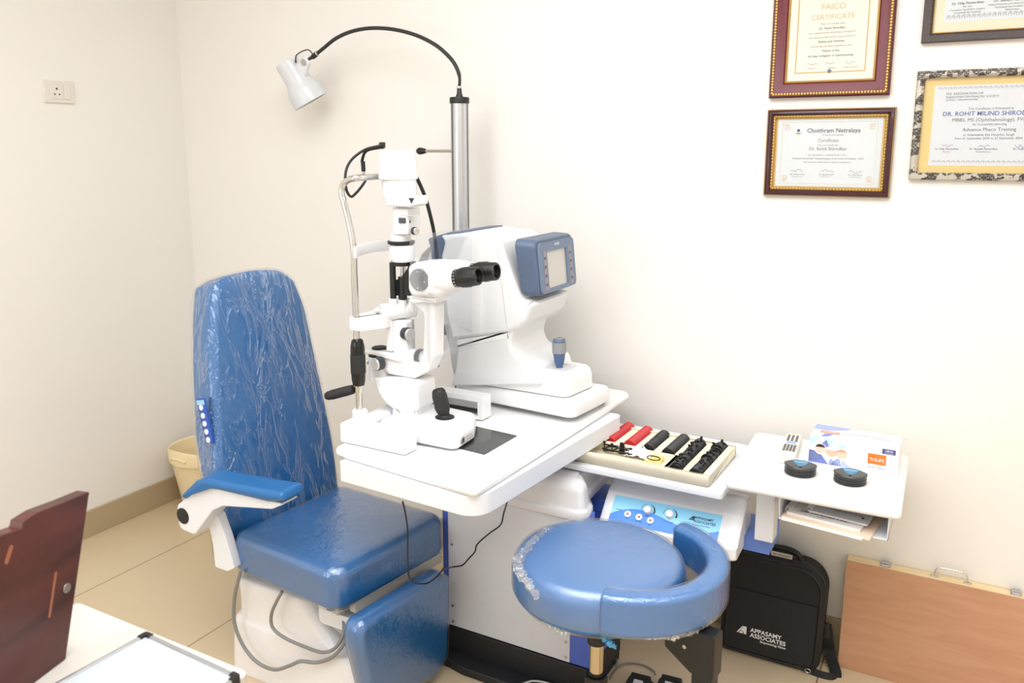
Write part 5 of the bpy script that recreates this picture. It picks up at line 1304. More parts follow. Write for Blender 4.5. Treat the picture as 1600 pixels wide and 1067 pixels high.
MB().add([Mp_ @ Vector((p.x, p.y, .0010)) for p in ws]+[Mp_ @ Vector((plx1, py0_, .0010)), Mp_ @ Vector((plx0, py0_, .0010))], [tuple(range(len(ws)+2))]).build('panel_wave', LBL, pnl, smooth=0)
for t in (.34, .545):
    c = Vector((plx0+W*t, py0_+ph*.64, 0))
    MB().lathe([(.0115, 0), (.0112, .006), (.010, .013), (.008, .0145), (.001, .015)], Mp_ @ T(c.x, c.y, .0008), 24).build('dial_knob', pm('knob_white', (244, 244, 244), .3), cn)
    m = MB()
    o1 = [(c.x+(.020+.0005)*math.cos(a), c.y+.020*math.sin(a)) for a in [R(80-95*i/10) for i in range(11)]]
    o2_ = [(c.x+(.020-.0008-.004*i/10)*math.cos(a), c.y+(.020-.0008-.004*i/10)*math.sin(a)) for i, a in enumerate([R(80-95*i/10) for i in range(11)])][::-1]
    m.add([Mp_ @ Vector((a, b, .0013)) for a, b in o1+o2_], [tuple(range(22))]).build('dial_scale', INK, pnl, smooth=0)
    MB().tube([Mp_ @ Vector((c.x+.020*math.cos(a), c.y+.020*math.sin(a), .0012)) for a in [R(110+70*i/10) for i in range(11)]], .0004, 5).build('dial_scale', INK, pnl)
for t, h in ((.165, .38), (.275, .35), (.385, .31), (.80, .18), (.90, .16)):
    c = Mp_ @ Vector((plx0+W*t, py0_+ph*h, .0008)); up_ = (Mp_.to_3x3() @ Vector((0, 0, 1))).normalized()
    b_ = MB().cyl(c, c+up_*.0028, .0095, n=24, e=.0008).build('push_button', pm('button_cream', (240, 238, 232), .35), cn)
    MB().cyl(c+up_*.0026, c+up_*.0031, .0035, n=14).build('button_symbol', pm('symbol_brown', (150, 100, 80), .5), b_)
textmesh([('APPASAMY', plx0+W*.765, py0_+ph*.70, .0105, 'LEFT', .015), ('ASSOCIATES', plx0+W*.765, py0_+ph*.57, .0105, 'LEFT', .015), ('Empowering Vision', plx0+W*.755, py0_+ph*.47, .0062, 'LEFT', 0)], Mp_ @ T(0, 0, .0012), pm('navy_ink', (30, 44, 92), .5), pnl)
amark(Mp_ @ T(plx0+W*.715, py0_+ph*.62, .0012), .013, pm('navy_ink', (30, 44, 92), .5), pnl)
textmesh([('CHAIR', plx0+W*.04, py0_+ph*.46, .006, 'LEFT', 0), ('LAMP', plx0+W*.31, py0_+ph*.42, .006, 'LEFT', 0), ('SLIT LAMP', plx0+W*.5, py0_+ph*.36, .006, 'LEFT', 0), ('UP', plx0+W*.15, py0_+ph*.20, .006, 'LEFT', 0), ('DOWN', plx0+W*.25, py0_+ph*.17, .006, 'LEFT', 0), ('ON', plx0+W*.37, py0_+ph*.14, .006, 'LEFT', 0)], Mp_ @ T(0, 0, .0012), pm('navy_ink', (30, 44, 92), .5), pnl)
# scrap of clear film hanging over the console end
# ================================================================== black carrying bag
ybg = -.115
bg = thing('carry_bag', (2.575, -.06, 0), 'black fabric carrying bag with white printed lettering and a top handle, leaning on the wall', 'bag')
FAB = pm('black_nylon', (24, 25, 27), .75, noise_=.2, nscale=500, bump=.25)
bx0, bx1 = PY(1122, 1010, ybg).x, PY(1276, 1050, ybg).x
bz1 = PY(1200, 878, ybg).z-.004
bw = bx1-bx0; lean = R(5)
Mg = T(bx0, ybg, 0) @ Matrix.Rotation(-lean, 4, 'X') @ Matrix(((1, 0, 0, 0), (0, 0, 1, 0), (0, 1, 0, 0), (0, 0, 0, 1)))   # local X right, Y up, Z into the wall
bh = bz1
go = rpoly([(0, .004), (bw, .004), (bw+.006, bh), (.004, bh)], [.02, .03, .075, .06], 8)
MB().rslab(go, 0, .105, .012, Mg, 3, .012).build('bag_body', FAB, bg, smooth=50)
gi = offset(go, .012)
MB().tube([Mg @ Vector((p.x, p.y, -.001)) for p in offset(go, .010)], .003, 8, closed=True).build('piping', pm('black_piping', (20, 20, 21), .45), bg, smooth=60)
MB().tube([Mg @ Vector((p.x, p.y, .03)) for p in offset(go, -.0005)], .0022, 8, closed=True).build('zip', pm('zip_black', (40, 40, 42), .35), bg, smooth=60)
MB().rslab(rpoly([(.014, .02), (bw-.014, .02), (bw-.012, bh*.66), (.016, bh*.66)], [.02, .025, .006, .006], 5), -.005, .004, .003, Mg, 2, .003).build('front_pocket', FAB, bg, smooth=50)
Ml2 = Mg @ Matrix(((1, 0, 0, 0), (0, 1, 0, 0), (0, 0, -1, -.0056), (0, 0, 0, 1)))
u0 = Mg.inverted() @ PY(1150, 990, ybg-.005)
lw = (PY(1230, 1000, ybg).x-PY(1174, 990, ybg).x)
Mtx = Ml2 @ T(u0.x, u0.y, 0)
amark(Mtx @ T(.0, .004, 0), .024, PRINTW, bg, 'maker_mark')
textmesh([('APPASAMY', .040, .016, .0185, 'LEFT', .02), ('ASSOCIATES', .040, 0, .0185, 'LEFT', .02), ('Empowering Vision', .070, -.010, .0095, 'LEFT', .02)], Mtx @ Matrix.Diagonal((1.02, 1, 1, 1)), PRINTW, bg)
# handle on the top
hz = bh
ha, hb = Mg.inverted() @ PY(1188, 872, ybg+.05), Mg.inverted() @ PY(1246, 882, ybg+.05)
hx_0, hx_1 = .11, .215
hp = [(hx_0, bh-.004), (hx_0+.004, bh+.014), (hx_0+.02, bh+.024), ((hx_0+hx_1)/2, bh+.028), (hx_1-.02, bh+.024), (hx_1-.004, bh+.014), (hx_1, bh-.004)]
MB().tube(spline([Mg @ Vector((a, b, .045)) for a, b in hp], 6), .0085, 10).build('handle', pm('handle_black', (18, 18, 19), .5), bg, smooth=60)
MB().box((hx_0-.008, bh-.006, .03), (hx_0+.012, bh+.004, .062), Mg).box((hx_1-.012, bh-.006, .03), (hx_1+.008, bh+.004, .062), Mg).build('handle_base', BLACK, bg, bevel=.003)
tg = MB().rslab(rect(.062, .0135, .002, 2, cx=(hx_0+hx_1)/2, cy=bh+.010), .030, .0315, .0004, Mg, 1, 0).build('name_tape', pm('masking_tape', (222, 212, 196), .6), bg, smooth=0)
textmesh([('SN 190225670', (hx_0+hx_1)/2, bh+.007, .0085, 'CENTER', .01)], Mg @ Matrix(((1, 0, 0, 0), (0, 1, 0, 0), (0, 0, -1, .0296), (0, 0, 0, 1))), INK, tg)
# shoulder strap trailing on the floor
sp_ = [PY(1291, 975, -.03), PY(1294, 1000, -.03), P(1296, 1020, .03), P(1306, 1052, .005), P(1300, 1060, .004), P(1280, 1056, .004), P(1262, 1048, .006)]
path = spline(sp_, 8); m = MB(); rings = []
for i, p in enumerate(path):
    t = path[min(i+1, len(path)-1)]-path[max(i-1, 0)]; w = t.cross(Vector((.2, -1, .35))).normalized()*.016; n_ = t.cross(w).normalized()*.0012
    rings.append([p-w-n_, p+w-n_, p+w+n_, p-w+n_])
m.loft(rings).build('shoulder_strap', FAB, bg, smooth=40)
bkp = PY(1291, 985, -.04)
MB().rslab(rect(.022, .045, .004, 3), -.006, .006, .002, T(*bkp) @ Matrix.Rotation(R(80), 4, 'X') @ Matrix.Rotation(R(12), 4, 'Z'), 2, .002).build('buckle', BLACK, bg)
MB().tube([P(1262, 1048, .012)+Vector((.008*math.cos(a), 0, .006*math.sin(a))) for a in [2*PI*i/14 for i in range(14)]], .0016, 6, closed=True).build('strap_ring', STEEL, bg)

# ================================================================== wooden carrying case
cA = P(1308.5, 1041, .0)
cTl = PY(1328.5, 876.4, cA.y+.022)
Hc = math.hypot(cTl.z, .022)
wc = thing('wooden_case', (3.05, cA.y+.02, 0), 'flat brown wooden carrying case with pale edges and metal latches, leaning on the wall', 'case')
upc_ = Vector((0, .022, cTl.z)).normalized(); cn_ = Vector((1, 0, 0)).cross(upc_)   # = (0,-uz,uy): towards the camera
Mw = Matrix((Vector((1, 0, 0)), upc_, cn_)).transposed().to_4x4(); Mw.translation = cA
CW, CD = .56, .052
BEECH = wood('beech_veneer', (190, 142, 110), (198, 152, 120), (3, 22, 22), .42)
PINE = wood('pale_pine', (226, 200, 152), (240, 220, 178), (3, 40, 40), .5)
MB().box((0, 0, -CD+.004), (CW, Hc, -.004), Mw).build('frame', PINE, wc, bevel=.0008)
MB().box((0, 0, -.004), (CW, Hc, 0), Mw).build('front_panel', BEECH, wc, bevel=.0006)
MB().box((0, 0, -CD), (CW, Hc, -CD+.004), Mw).build('back_panel', BEECH, wc, bevel=.0006)
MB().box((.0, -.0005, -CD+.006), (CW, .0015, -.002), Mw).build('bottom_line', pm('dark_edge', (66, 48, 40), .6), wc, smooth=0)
LAT = pm('nickel', (200, 200, 202), .2, metal=1)
Mwt = Mw @ Matrix(((1, 0, 0, 0), (0, 0, 1, Hc), (0, -1, 0, 0), (0, 0, 0, 1)))     # top face: local X right, Y = -Z(case)... Z up
def topx(px_, py__): q = Mw.inverted() @ PP(px_, py__, Mw @ Vector((0, Hc, 0)), upc_); return q
for (ax, ay) in ((1384, 880), (1588, 930)):
    q = topx(ax, ay)
    Lm = Mw @ T(q.x, Hc, -CD*.52) @ Matrix(((1, 0, 0, 0), (0, 0, 1, 0), (0, -1, 0, 0), (0, 0, 0, 1)))
    la_ = MB().rslab(rect(.030, .034, .003, 3), 0, .0022, .0006, Lm, 1, 0).build('latch', LAT, wc)
    MB().rslab(rect(.024, .016, .003, 3, cy=.006), .002, .008, .002, Lm, 2, 0).rslab(rect(.020, .010, .002, 3, cy=-.010), .002, .0055, .0015, Lm, 2, 0).build('latch_lever', LAT, la_)
    m = MB()
    for a, b in ((-.012, -.014), (.012, -.014), (-.012, .015), (.012, .015)): m.cyl(Lm @ Vector((a, b, .002)), Lm @ Vector((a, b, .0032)), .0016, n=8)
    m.build('screw', STEEL, la_)
h0, h1 = topx(1460, 898), topx(1512, 911)
zz_ = -CD*.5
for h in (h0, h1):
    Lm = Mw @ T(h.x, Hc, zz_) @ Matrix(((1, 0, 0, 0), (0, 0, 1, 0), (0, -1, 0, 0), (0, 0, 0, 1)))
    MB().rslab(rect(.020, .014, .003, 3), 0, .0018, .0005, Lm, 1, 0).cyl(Lm @ Vector((0, -.004, .003)), Lm @ Vector((0, .004, .003)), .0032, n=12).build('handle_plate', LAT, wc)
hp = [(h0.x, Hc+.002), (h0.x+.002, Hc+.016), (h0.x+.010, Hc+.026), ((h0.x+h1.x)/2, Hc+.028), (h1.x-.010, Hc+.026), (h1.x-.002, Hc+.016), (h1.x, Hc+.002)]
MB().tube(spline([Mw @ Vector((a, b, zz_)) for a, b in hp], 5), .0024, 8).build('wire_handle', CHROME, wc, smooth=60)

# ================================================================== foot pedals on the floor
for i, (ax, ay) in enumerate(((1003, 1050), (1051, 1053))):
    p = P(ax, ay, .042); d = Vector((.09, -1, 0)).normalized(); w = Vector((-d.y, d.x, 0))
    c = Vector((p.x, p.y, 0))
    fpd = thing('foot_pedal', c+d*.05, 'black ribbed foot pedal with a pale label, left one of the floor pair' if i == 0 else 'black ribbed foot pedal with a pale label, right one of the floor pair', 'foot pedal', 'foot pedals under the stool')
    Mp2 = Matrix((w, d, UPV)).transposed().to_4x4(); Mp2.translation = c; 
    if w.cross(d).z < 0: Mp2 = Matrix((-w, d, UPV)).transposed().to_4x4(); Mp2.translation = c
    MB().rslab(rect(.076, .11, .006, 3, cy=.055), .0, .022, .003, Mp2, 2, .002).build('housing', BLACK, fpd)
    m = MB().hexa([Mp2 @ Vector(q) for q in ((-.031, .004, .022), (.031, .004, .022), (.034, .095, .022), (-.034, .095, .022))], [Mp2 @ Vector(q) for q in ((-.028, .006, .040), (.028, .006, .040), (.031, .092, .030), (-.031, .092, .030))])
    tr_ = m.build('treadle', BLACKM, fpd, bevel=.002)
    rb = MB()
    for j in range(9): rb.box((-.026+.006*j, .010, .0385), (-.0235+.006*j, .026, .0408), Mp2)
    rb.build('ribs', BLACKM, tr_, smooth=0)
    MB().hexa([Mp2 @ Vector(q) for q in ((-.013, .034, .036), (.013, .034, .036), (.013, .05, .0342), (-.013, .05, .0342))], [Mp2 @ Vector(q) for q in ((-.013, .034, .0385), (.013, .034, .0385), (.013, .05, .0363), (-.013, .05, .0363))]).build('pedal_label', pm('pale_label', (200, 198, 194), .5), fpd, smooth=0)
def cable(name, pts, r, mat, label, loc=None):
    pts = spline(pts, 8); return solo(MB().tube(pts, r, 8), name, mat, loc or pts[0], label, 'cable', smooth=60)
cable('pedal_cable', [P(1024, 1054, .03), P(1021, 1048, .008), P(1008, 1040, .005), P(990, 1036, .005), P(973, 1038, .005), P(960, 1048, .005), P(953, 1060, .005)], .0026, GC, 'thin grey cable curving over the floor to the foot pedals')
cable('floor_cable', [P(962, 1040, .005), P(964, 1032, .005), P(960, 1023, .005), P(955, 1019, .006)], .003, GC, 'short grey cable coming out below the blue cabinet corner')
cable('mains_cable', [Vector((q.x, min(q.y, -.562), q.z)) for q in (P(812, 1070, .0285), P(832, 1064, .0285), P(856, 1062, .0285), P(876, 1064, .0285), P(894, 1068, .0285))], .003, pm('pale_cable', (196, 196, 194), .5), 'pale grey cable lying on the black floor plate beside the stool column')
# black lead hanging from the instrument table over the leg rest
PYc = lambda x, y, v: PY(x, y, v)
yk_ = -.93
cable('hanging_lead', [PYc(629, 783, yk_), PYc(633, 800, yk_), PYc(637, 830, yk_), PYc(637, 870, yk_), PYc(639, 900, yk_), PX(650, 911, 1.785), PX(668, 911, 1.79), PX(680, 903, 1.79), PX(692, 891, 1.79), PYc(706, 886, -.572), PYc(722, 883, -.572), PYc(733, 872, -.572), PYc(742, 862, -.572), PYc(746, 850, -.572), PYc(765, 833, -.572), PYc(782, 820, -.575), PYc(787, 802, -.59), PYc(792, 785, -.63), PYc(791, 776, -.66)], .0022, BLACK, 'thin black lead hanging from the instrument table across the blue leg rest')

# ================================================================== foreground desk with whiteboard and wooden stand
zd = .75
dl_ = P(125, 938, zd); dr_ = P(376, 1058, zd)
fd = thing('desk', (1.9, -2.1, 0), 'white desk top in the lower left foreground', 'desk')
yE = (P(160, 955, zd).y)
MB().rslab(rpoly([(dl_.x, -2.45), (2.10, -2.45), (2.10, yE), (dl_.x, yE)], .012, 4), zd-.028, zd, .003, None, 3, .003).build('desk_top', pm('desk_white', (204, 198, 189), .4), fd, smooth=40)
for a, b in ((dl_.x+.02, -2.43), (dl_.x+.02, yE-.06), (2.05, -2.43)):
    MB().box((a, b, 0), (a+.04, b+.04, zd-.028)).build('leg', WPAINT, fd, bevel=.003)
wa, wb_ = P(229, 988, zd+.012), P(376, 1056, zd+.012)
wl = P(75, 1067, zd+.012)
wx = (wb_-wa); wwid = wx.length; wx.normalize(); wyv = Vector((wx.y, -wx.x, 0))
Mwb = Matrix((wx, -wyv, UPV)).transposed().to_4x4(); Mwb.translation = Vector((wa.x, wa.y, zd+.0005))
wbd = thing('whiteboard', Mwb @ Vector((wwid/2, -.15, 0)), 'small whiteboard with a thin silver frame and black corner caps lying on the white desk', 'whiteboard')
WL = .40
MB().box((.004, -WL+.004, .002), (wwid-.004, -.004, .010), Mwb).build('board', pm('board_white', (186, 192, 195), .22), wbd, smooth=0)
fb_ = MB(); e = .007
for lo_, hi_ in (((.012, -e, 0), (wwid-.012, 0, .0125)), ((.012, -WL, 0), (wwid-.012, -WL+e, .0125)), ((0, -WL+.012, 0), (e, -.012, .0125)), ((wwid-e, -WL+.012, 0), (wwid, -.012, .0125))): fb_.box(lo_, hi_, Mwb)
fb_.build('frame', ALU, wbd, bevel=.001)
for cx_, cy2 in ((0, 0), (wwid, 0), (0, -WL), (wwid, -WL)):
    sx1 = 1 if cx_ == 0 else -1; sy1 = -1 if cy2 == 0 else 1
    pts = rpoly([(cx_-.001*sx1, cy2-.001*sy1), (cx_+.016*sx1, cy2-.001*sy1), (cx_+.016*sx1, cy2+.008*sy1), (cx_+.008*sx1, cy2+.008*sy1), (cx_+.008*sx1, cy2+.016*sy1), (cx_-.001*sx1, cy2+.016*sy1)], [.006, 0, 0, 0, 0, 0], 5)
    MB().rslab(pts, -.0, .0145, .001, Mwb, 1, 0).build('corner_cap', BLACK, wbd)
# dark red wooden board standing on the desk
k0_ = P(103, 1030, zd); 
bd = (Vector((math.sin(R(14.)), -math.cos(R(14.)), 0)))
bn = Vector((-bd.y, bd.x, 0)); bn = bn if bn.dot(CAM-k0_) > 0 else -bn
blean = Vector((0, 0, 1))
def onb(x, y): q = PP(x, y, k0_, bn); return Vector(((q-k0_).dot(bd), q.z-zd))
bpx = [(103, 1030), (139, 776), (141, 768), (100, 785), (60, 800), (36, 815), (34, 826), (10, 834), (-20, 846), (-60, 858)]
bp = [onb(*q) for q in bpx]
xend = .30
bp += [Vector((max(p.x for p in bp)+.02, bp[-1].y)), Vector((max(p.x for p in bp)+.02, 0))]
Mbd = Matrix((bd, UPV, bn)).transposed().to_4x4(); Mbd.translation = k0_+UPV*.0005
MAH = wood('dark_red_mahogany', (58, 27, 24), (88, 42, 36), (7, 1.6, 8), .42, coat=.08)
wb2 = thing('wooden_stand', k0_, 'dark red-brown wooden board with cut grooves standing on the white desk, left foreground', 'wooden stand')
ob = rpoly(bp, [.002, .004, .004, .03, .03, .004, .004, .02, .02, .02, 0, 0], 4)
front = [p for p in ob]
sb_ = MB().slab(ob, [(.0005, -.0225), (0, -.022), (0, -.001), (.001, 0)], Mbd).build('board', MAH, wb2, smooth=30)
GRV = pm('groove_wood', (150, 90, 64), .5)
def groove(pxs, wpx, name='groove'):
    a = onb(*pxs[0]); b = onb(*pxs[1]); d = (b-a).normalized(); w = Vector((-d.y, d.x))*wpx
    L = (b-a).length; o = [a+w*math.cos(t)-d*wpx*math.sin(t) for t in [PI*i/8 for i in range(9)]]+[b-w*math.cos(t)+d*wpx*math.sin(t) for t in [PI*i/8 for i in range(9)]]
    MB().add([Mbd @ Vector((p.x, p.y, .0004)) for p in o], [tuple(range(len(o)))]).build(name, GRV, wb2, smooth=0)
groove([(87, 896), (77, 963)], .0026); groove([(17, 856), (10, 878)], .0038)
s = onb(103, 919)
MB().cyl(Mbd @ Vector((s.x, s.y, 0)), Mbd @ Vector((s.x, s.y, .003)), .0075, n=24, e=.001).build('screw', STEEL, wb2)
MB().box((.0, .0, -.06), (bp[-1].x, .012, -.0215), Mbd).build('foot', MAH, wb2, bevel=.002)
# ================================================================== framed certificates on the back wall
YW = WALLY-.001
def onw(x, y, d=.015): q = PY(x, y, YW-d); return Vector((q.x, q.z))
def ringprof(mb, w, h, prof, M, seg=1):
    """sweep a moulding profile [(inset, height)...] round a w x h rectangle with mitred corners"""
    def rr(i, z): return [M @ Vector((a, b, z)) for a, b in ((i, i), (w-i, i), (w-i, h-i), (i, h-i))]
    mb.loft([rr(i, z) for i, z in prof]+[rr(*prof[0])], False, False); return mb
def cert(x0, z0, x1, z1, label, group, mould):
    w, h = x1-x0, z1-z0
    M = Matrix(((1, 0, 0, x0), (0, 0, -1, YW), (0, 1, 0, z0), (0, 0, 0, 1)))   # local X right, Y up, Z out of the wall
    t = thing('framed_certificate', (x0+w/2, YW, z0+h/2), label, 'framed certificate', group)
    return t, M, w, h
def beads(M, w, h, inset, z, r, step, name, mat, par, stretch=1.):
    """a row of small beads all round, one part"""
    m = MB()
    for (a, b, L, dx, dy) in ((inset, inset, w-2*inset, 1, 0), (w-inset, inset, h-2*inset, 0, 1), (w-inset, h-inset, w-2*inset, -1, 0), (inset, h-inset, h-2*inset, 0, -1)):
        n = max(2, int(L/step))
        for i in range(n):
            q = (i+.5)/n*L; c = M @ Vector((a+dx*q, b+dy*q, z))
            m.sphere(c, r, 4, sx=1.0, sy=.7, sz=1.0)
    return m.build(name, mat, par, smooth=80)
BURG = pm('burgundy_veneer', (104, 36, 46), .4, coat=.0, noise_=.12, nscale=30)
DBURG = pm('dark_maroon', (62, 22, 30), .3, coat=.3)
GOLDB = pm('bright_gold', (206, 168, 96), .3, metal=.8)
GOLDP = pm('gold_paper', (226, 184, 98), .5)
IVORY = pm('ivory_paper', (246, 240, 226), .7)
PALE = pm('pale_blue_paper', (226, 232, 236), .7)
TXT = pm('cert_grey', (128, 124, 120), .7); TXD = pm('cert_dark', (74, 72, 78), .7); TXG = pm('cert_gold', (216, 184, 128), .6)
BLUEI = pm('blue_ink', (64, 92, 170), .7)
def line_block(M, rows, mat, par, name='print'): return textmesh(rows, M, mat, par, name)
def signature(M, x, y, w, par, seed, mat=None):
    rnd = random.Random(seed); pts = [M @ Vector((x+w*i/7, y+rnd.uniform(-.5, 1)*w*.2, .0006)) for i in range(8)]
    MB().tube(spline(pts, 4), .0004, 5).build('signature', mat or TXT, par)
# --- 1: tall burgundy frame, upper left
a = onw(1201.5, 152.5); b = onw(1389, 148.5)
x0, x1, z0 = a.x, b.x, (a.y+b.y)/2; z1 = z0+.46
t, M, w, h = cert(x0, z0, x1, z1, 'tall framed certificate with a wide burgundy border and gold beading, over the maroon frame', 'certificates on the wall', 0)
ringprof(MB(), w, h, [(0, 0), (0, .016), (.003, .02), (.008, .02), (.012, .017), (.036, .011), (.040, .006), (.040, 0)], M).build('frame', BURG, t, smooth=30)
ringprof(MB(), w, h, [(-.0008, .0), (-.0008, .015), (.0, .0165), (.004, .0206), (.0055, .0206), (.0055, 0)], M).build('outer_edge', pm('frame_edge', (84, 30, 30), .4), t, smooth=30)
beads(M, w, h, .0085, .0200, .0042, .0078, 'beading', GOLDB, t)
ringprof(MB(), w, h, [(.040, 0), (.040, .0085), (.0425, .0095), (.045, .006), (.045, 0)], M).build('inner_edge', GOLD, t, smooth=30)
MB().box((.04, .04, .001), (w-.04, h-.04, .004), M).build('mount', IVORY, t, smooth=0)
cxm = w/2
ringprof(MB(), w-.13, h-.13, [(0, 0), (0, .0006), (.0035, .0006), (.0035, 0)], M @ T(.065, .065, .0041)).build('gold_border', TXG, t, smooth=0)
Mt = M @ T(0, 0, .0042)
line_block(Mt, [('FAICO', cxm, .233, .022, 'CENTER', 0), ('CERTIFICATE', cxm, .207, .0195, 'CENTER', 0)], TXG, t, 'gold_title')
line_block(Mt, [('This is to certify that', cxm, .193, .0075, 'CENTER', 0), ('has completed the fellowship training and', cxm, .170, .0072, 'CENTER', 0), ('has been awarded all the requirements of', cxm, .158, .0072, 'CENTER', 0), ('and hereby has been admitted as the', cxm, .134, .0072, 'CENTER', 0), ('President', cxm-.048, .076, .0055, 'CENTER', 0), ('Chairman', cxm+.005, .076, .0055, 'CENTER', 0), ('General Secretary', cxm+.055, .076, .0055, 'CENTER', 0)], TXT, t)
line_block(Mt, [('Dr. Rohit Shirodkar', cxm, .181, .0085, 'CENTER', .01), ('Retina and Vitreous', cxm, .146, .0085, 'CENTER', .01), ('Fellow of the', cxm, .121, .0085, 'CENTER', .01), ('All India Collegium of Ophthalmology', cxm, .108, .0078, 'CENTER', .01)], TXD, t, 'bold_print')
for i, xx in enumerate((-.06, -.012, .04)): signature(Mt, cxm+xx, .088, .026, t, i)
MB().cyl(Mt @ Vector((cxm, .069, 0)), Mt @ Vector((cxm, .069, .001)), .0055, n=24).build('seal', pm('seal_grey', (110, 112, 122), .6), t)
MB().box((.042, .042, .0068), (w-.042, h-.042, .008), M).build('glass', GLASS, t, smooth=0)
# --- 2: maroon frame with gold carving, lower left
tl, tr2, bl, br = onw(1199, 170.5), onw(1400.5, 168), onw(1192.6, 305.4), onw(1389, 309.6)
x0, x1 = (tl.x+bl.x)/2, (tr2.x+br.x)/2; z0, z1 = (bl.y+br.y)/2, (tl.y+tr2.y)/2
t, M, w, h = cert(x0, z0, x1, z1, 'small landscape certificate in a maroon frame with gold carving, below the burgundy frame', 'certificates on the wall', 1)
ringprof(MB(), w, h, [(0, 0), (0, .012), (.003, .015), (.006, .020), (.012, .021), (.017, .016), (.019, .010), (.019, 0)], M).build('frame', DBURG, t, smooth=50)
beads(M, w, h, .0016, .0135, .0018, .0042, 'outer_beading', GOLDB, t)
beads(M, w, h, .0205, .0135, .0030, .0085, 'carved_beading', GOLDB, t)
ringprof(MB(), w, h, [(.0185, 0), (.0185, .0125), (.0205, .0135), (.0235, .0115), (.025, .007), (.025, 0)], M).build('gold_edge', GOLD, t, smooth=40)
MB().box((.0245, .0245, .001), (w-.0245, h-.0245, .003), M).build('gold_mount', GOLDP, t, smooth=0)
MB().box((.030, .028, .003), (w-.030, h-.028, .0036), M).build('sheet', PALE, t, smooth=0)
ringprof(MB(), w-.086, h-.072, [(0, 0), (0, .0003), (.0006, .0003), (.0006, 0)], M @ T(.043, .036, .0037)).build('border_line', TXG, t, smooth=0)
Mt = M @ T(0, 0, .0038); cxm = w/2; u = h/.243
def flourish(m, cx, cy, sx, sy):
    for k in range(3):
        m.tube(spline([Mt @ Vector((cx+sx*(.002+.006*k), cy+sy*(.002), .0004)), Mt @ Vector((cx+sx*(.010+.003*k), cy+sy*(.004+.006*k), .0004)), Mt @ Vector((cx+sx*.003, cy+sy*(.009+.004*k), .0004))], 5), .0006, 5)
m = MB()
for sx, sy in ((1, 1), (-1, 1), (1, -1), (-1, -1)): flourish(m, w/2-sx*(w/2-.046), h/2-sy*(h/2-.040), sx, sy)
m.build('corner_ornament', TXG, t)
line_block(Mt, [('Choithram Netralaya', cxm+.012, .178*u, .0165, 'CENTER', .012)], TXD, t, 'heading')
line_block(Mt, [('Certificate', cxm, .152*u, .013, 'CENTER', 0), ('A University Hospital', cxm+.012, .169*u, .0065, 'CENTER', 0), ('This is to certify that', cxm, .141*u, .0065, 'CENTER', 0), ('Dr. Rohit Shirodkar', cxm, .129*u, .0125, 'CENTER', .01), ('has successfully completed Short Term', cxm, .114*u, .0066, 'CENTER', 0), ('Advanced Vitreoretina Training Program in the month of October - 2024', cxm, .104*u, .0064, 'CENTER', .01), ('We wish him all the best for future endeavours', cxm, .094*u, .0066, 'CENTER', 0)], TXT, t)
line_block(Mt, [('Mr. Ashwini Verma', cxm-.078, .060*u, .0052, 'CENTER', .01), ('Dr. Rajendra Patel', cxm, .060*u, .0052, 'CENTER', .01), ('Dr. Vinay Sharma', cxm+.078, .060*u, .0052, 'CENTER', .01), ('Managing Trustee', cxm-.078, .054*u, .0042, 'CENTER', 0), ('Medical Director', cxm, .054*u, .0042, 'CENTER', 0), ('Retina Consultant', cxm+.078, .054*u, .0042, 'CENTER', 0)], TXT, t, 'signatory_print')
for i, xx in enumerate((-.098, -.012, .06)): signature(Mt, cxm+xx, .070*u, .034, t, 10+i, TXD)
m = MB().use(GOLD)
ex, ey = cxm-.082, .181*u
m.add([Mt @ Vector((ex-.010, ey-.004, .0003)), Mt @ Vector((ex, ey-.009, .0003)), Mt @ Vector((ex+.010, ey-.004, .0003)), Mt @ Vector((ex, ey-.003, .0003))], [(0, 1, 2, 3)]).use(BLUEI).add([Mt @ Vector((ex+.0045*math.cos(2*PI*i/12), ey+.003+.0045*math.sin(2*PI*i/12), .0003)) for i in range(12)], [tuple(range(12))])
m.build('emblem', None, t, smooth=0)
MB().box((.0245, .0245, .0068), (w-.0245, h-.0245, .0078), M).build('glass', GLASS, t, smooth=0)
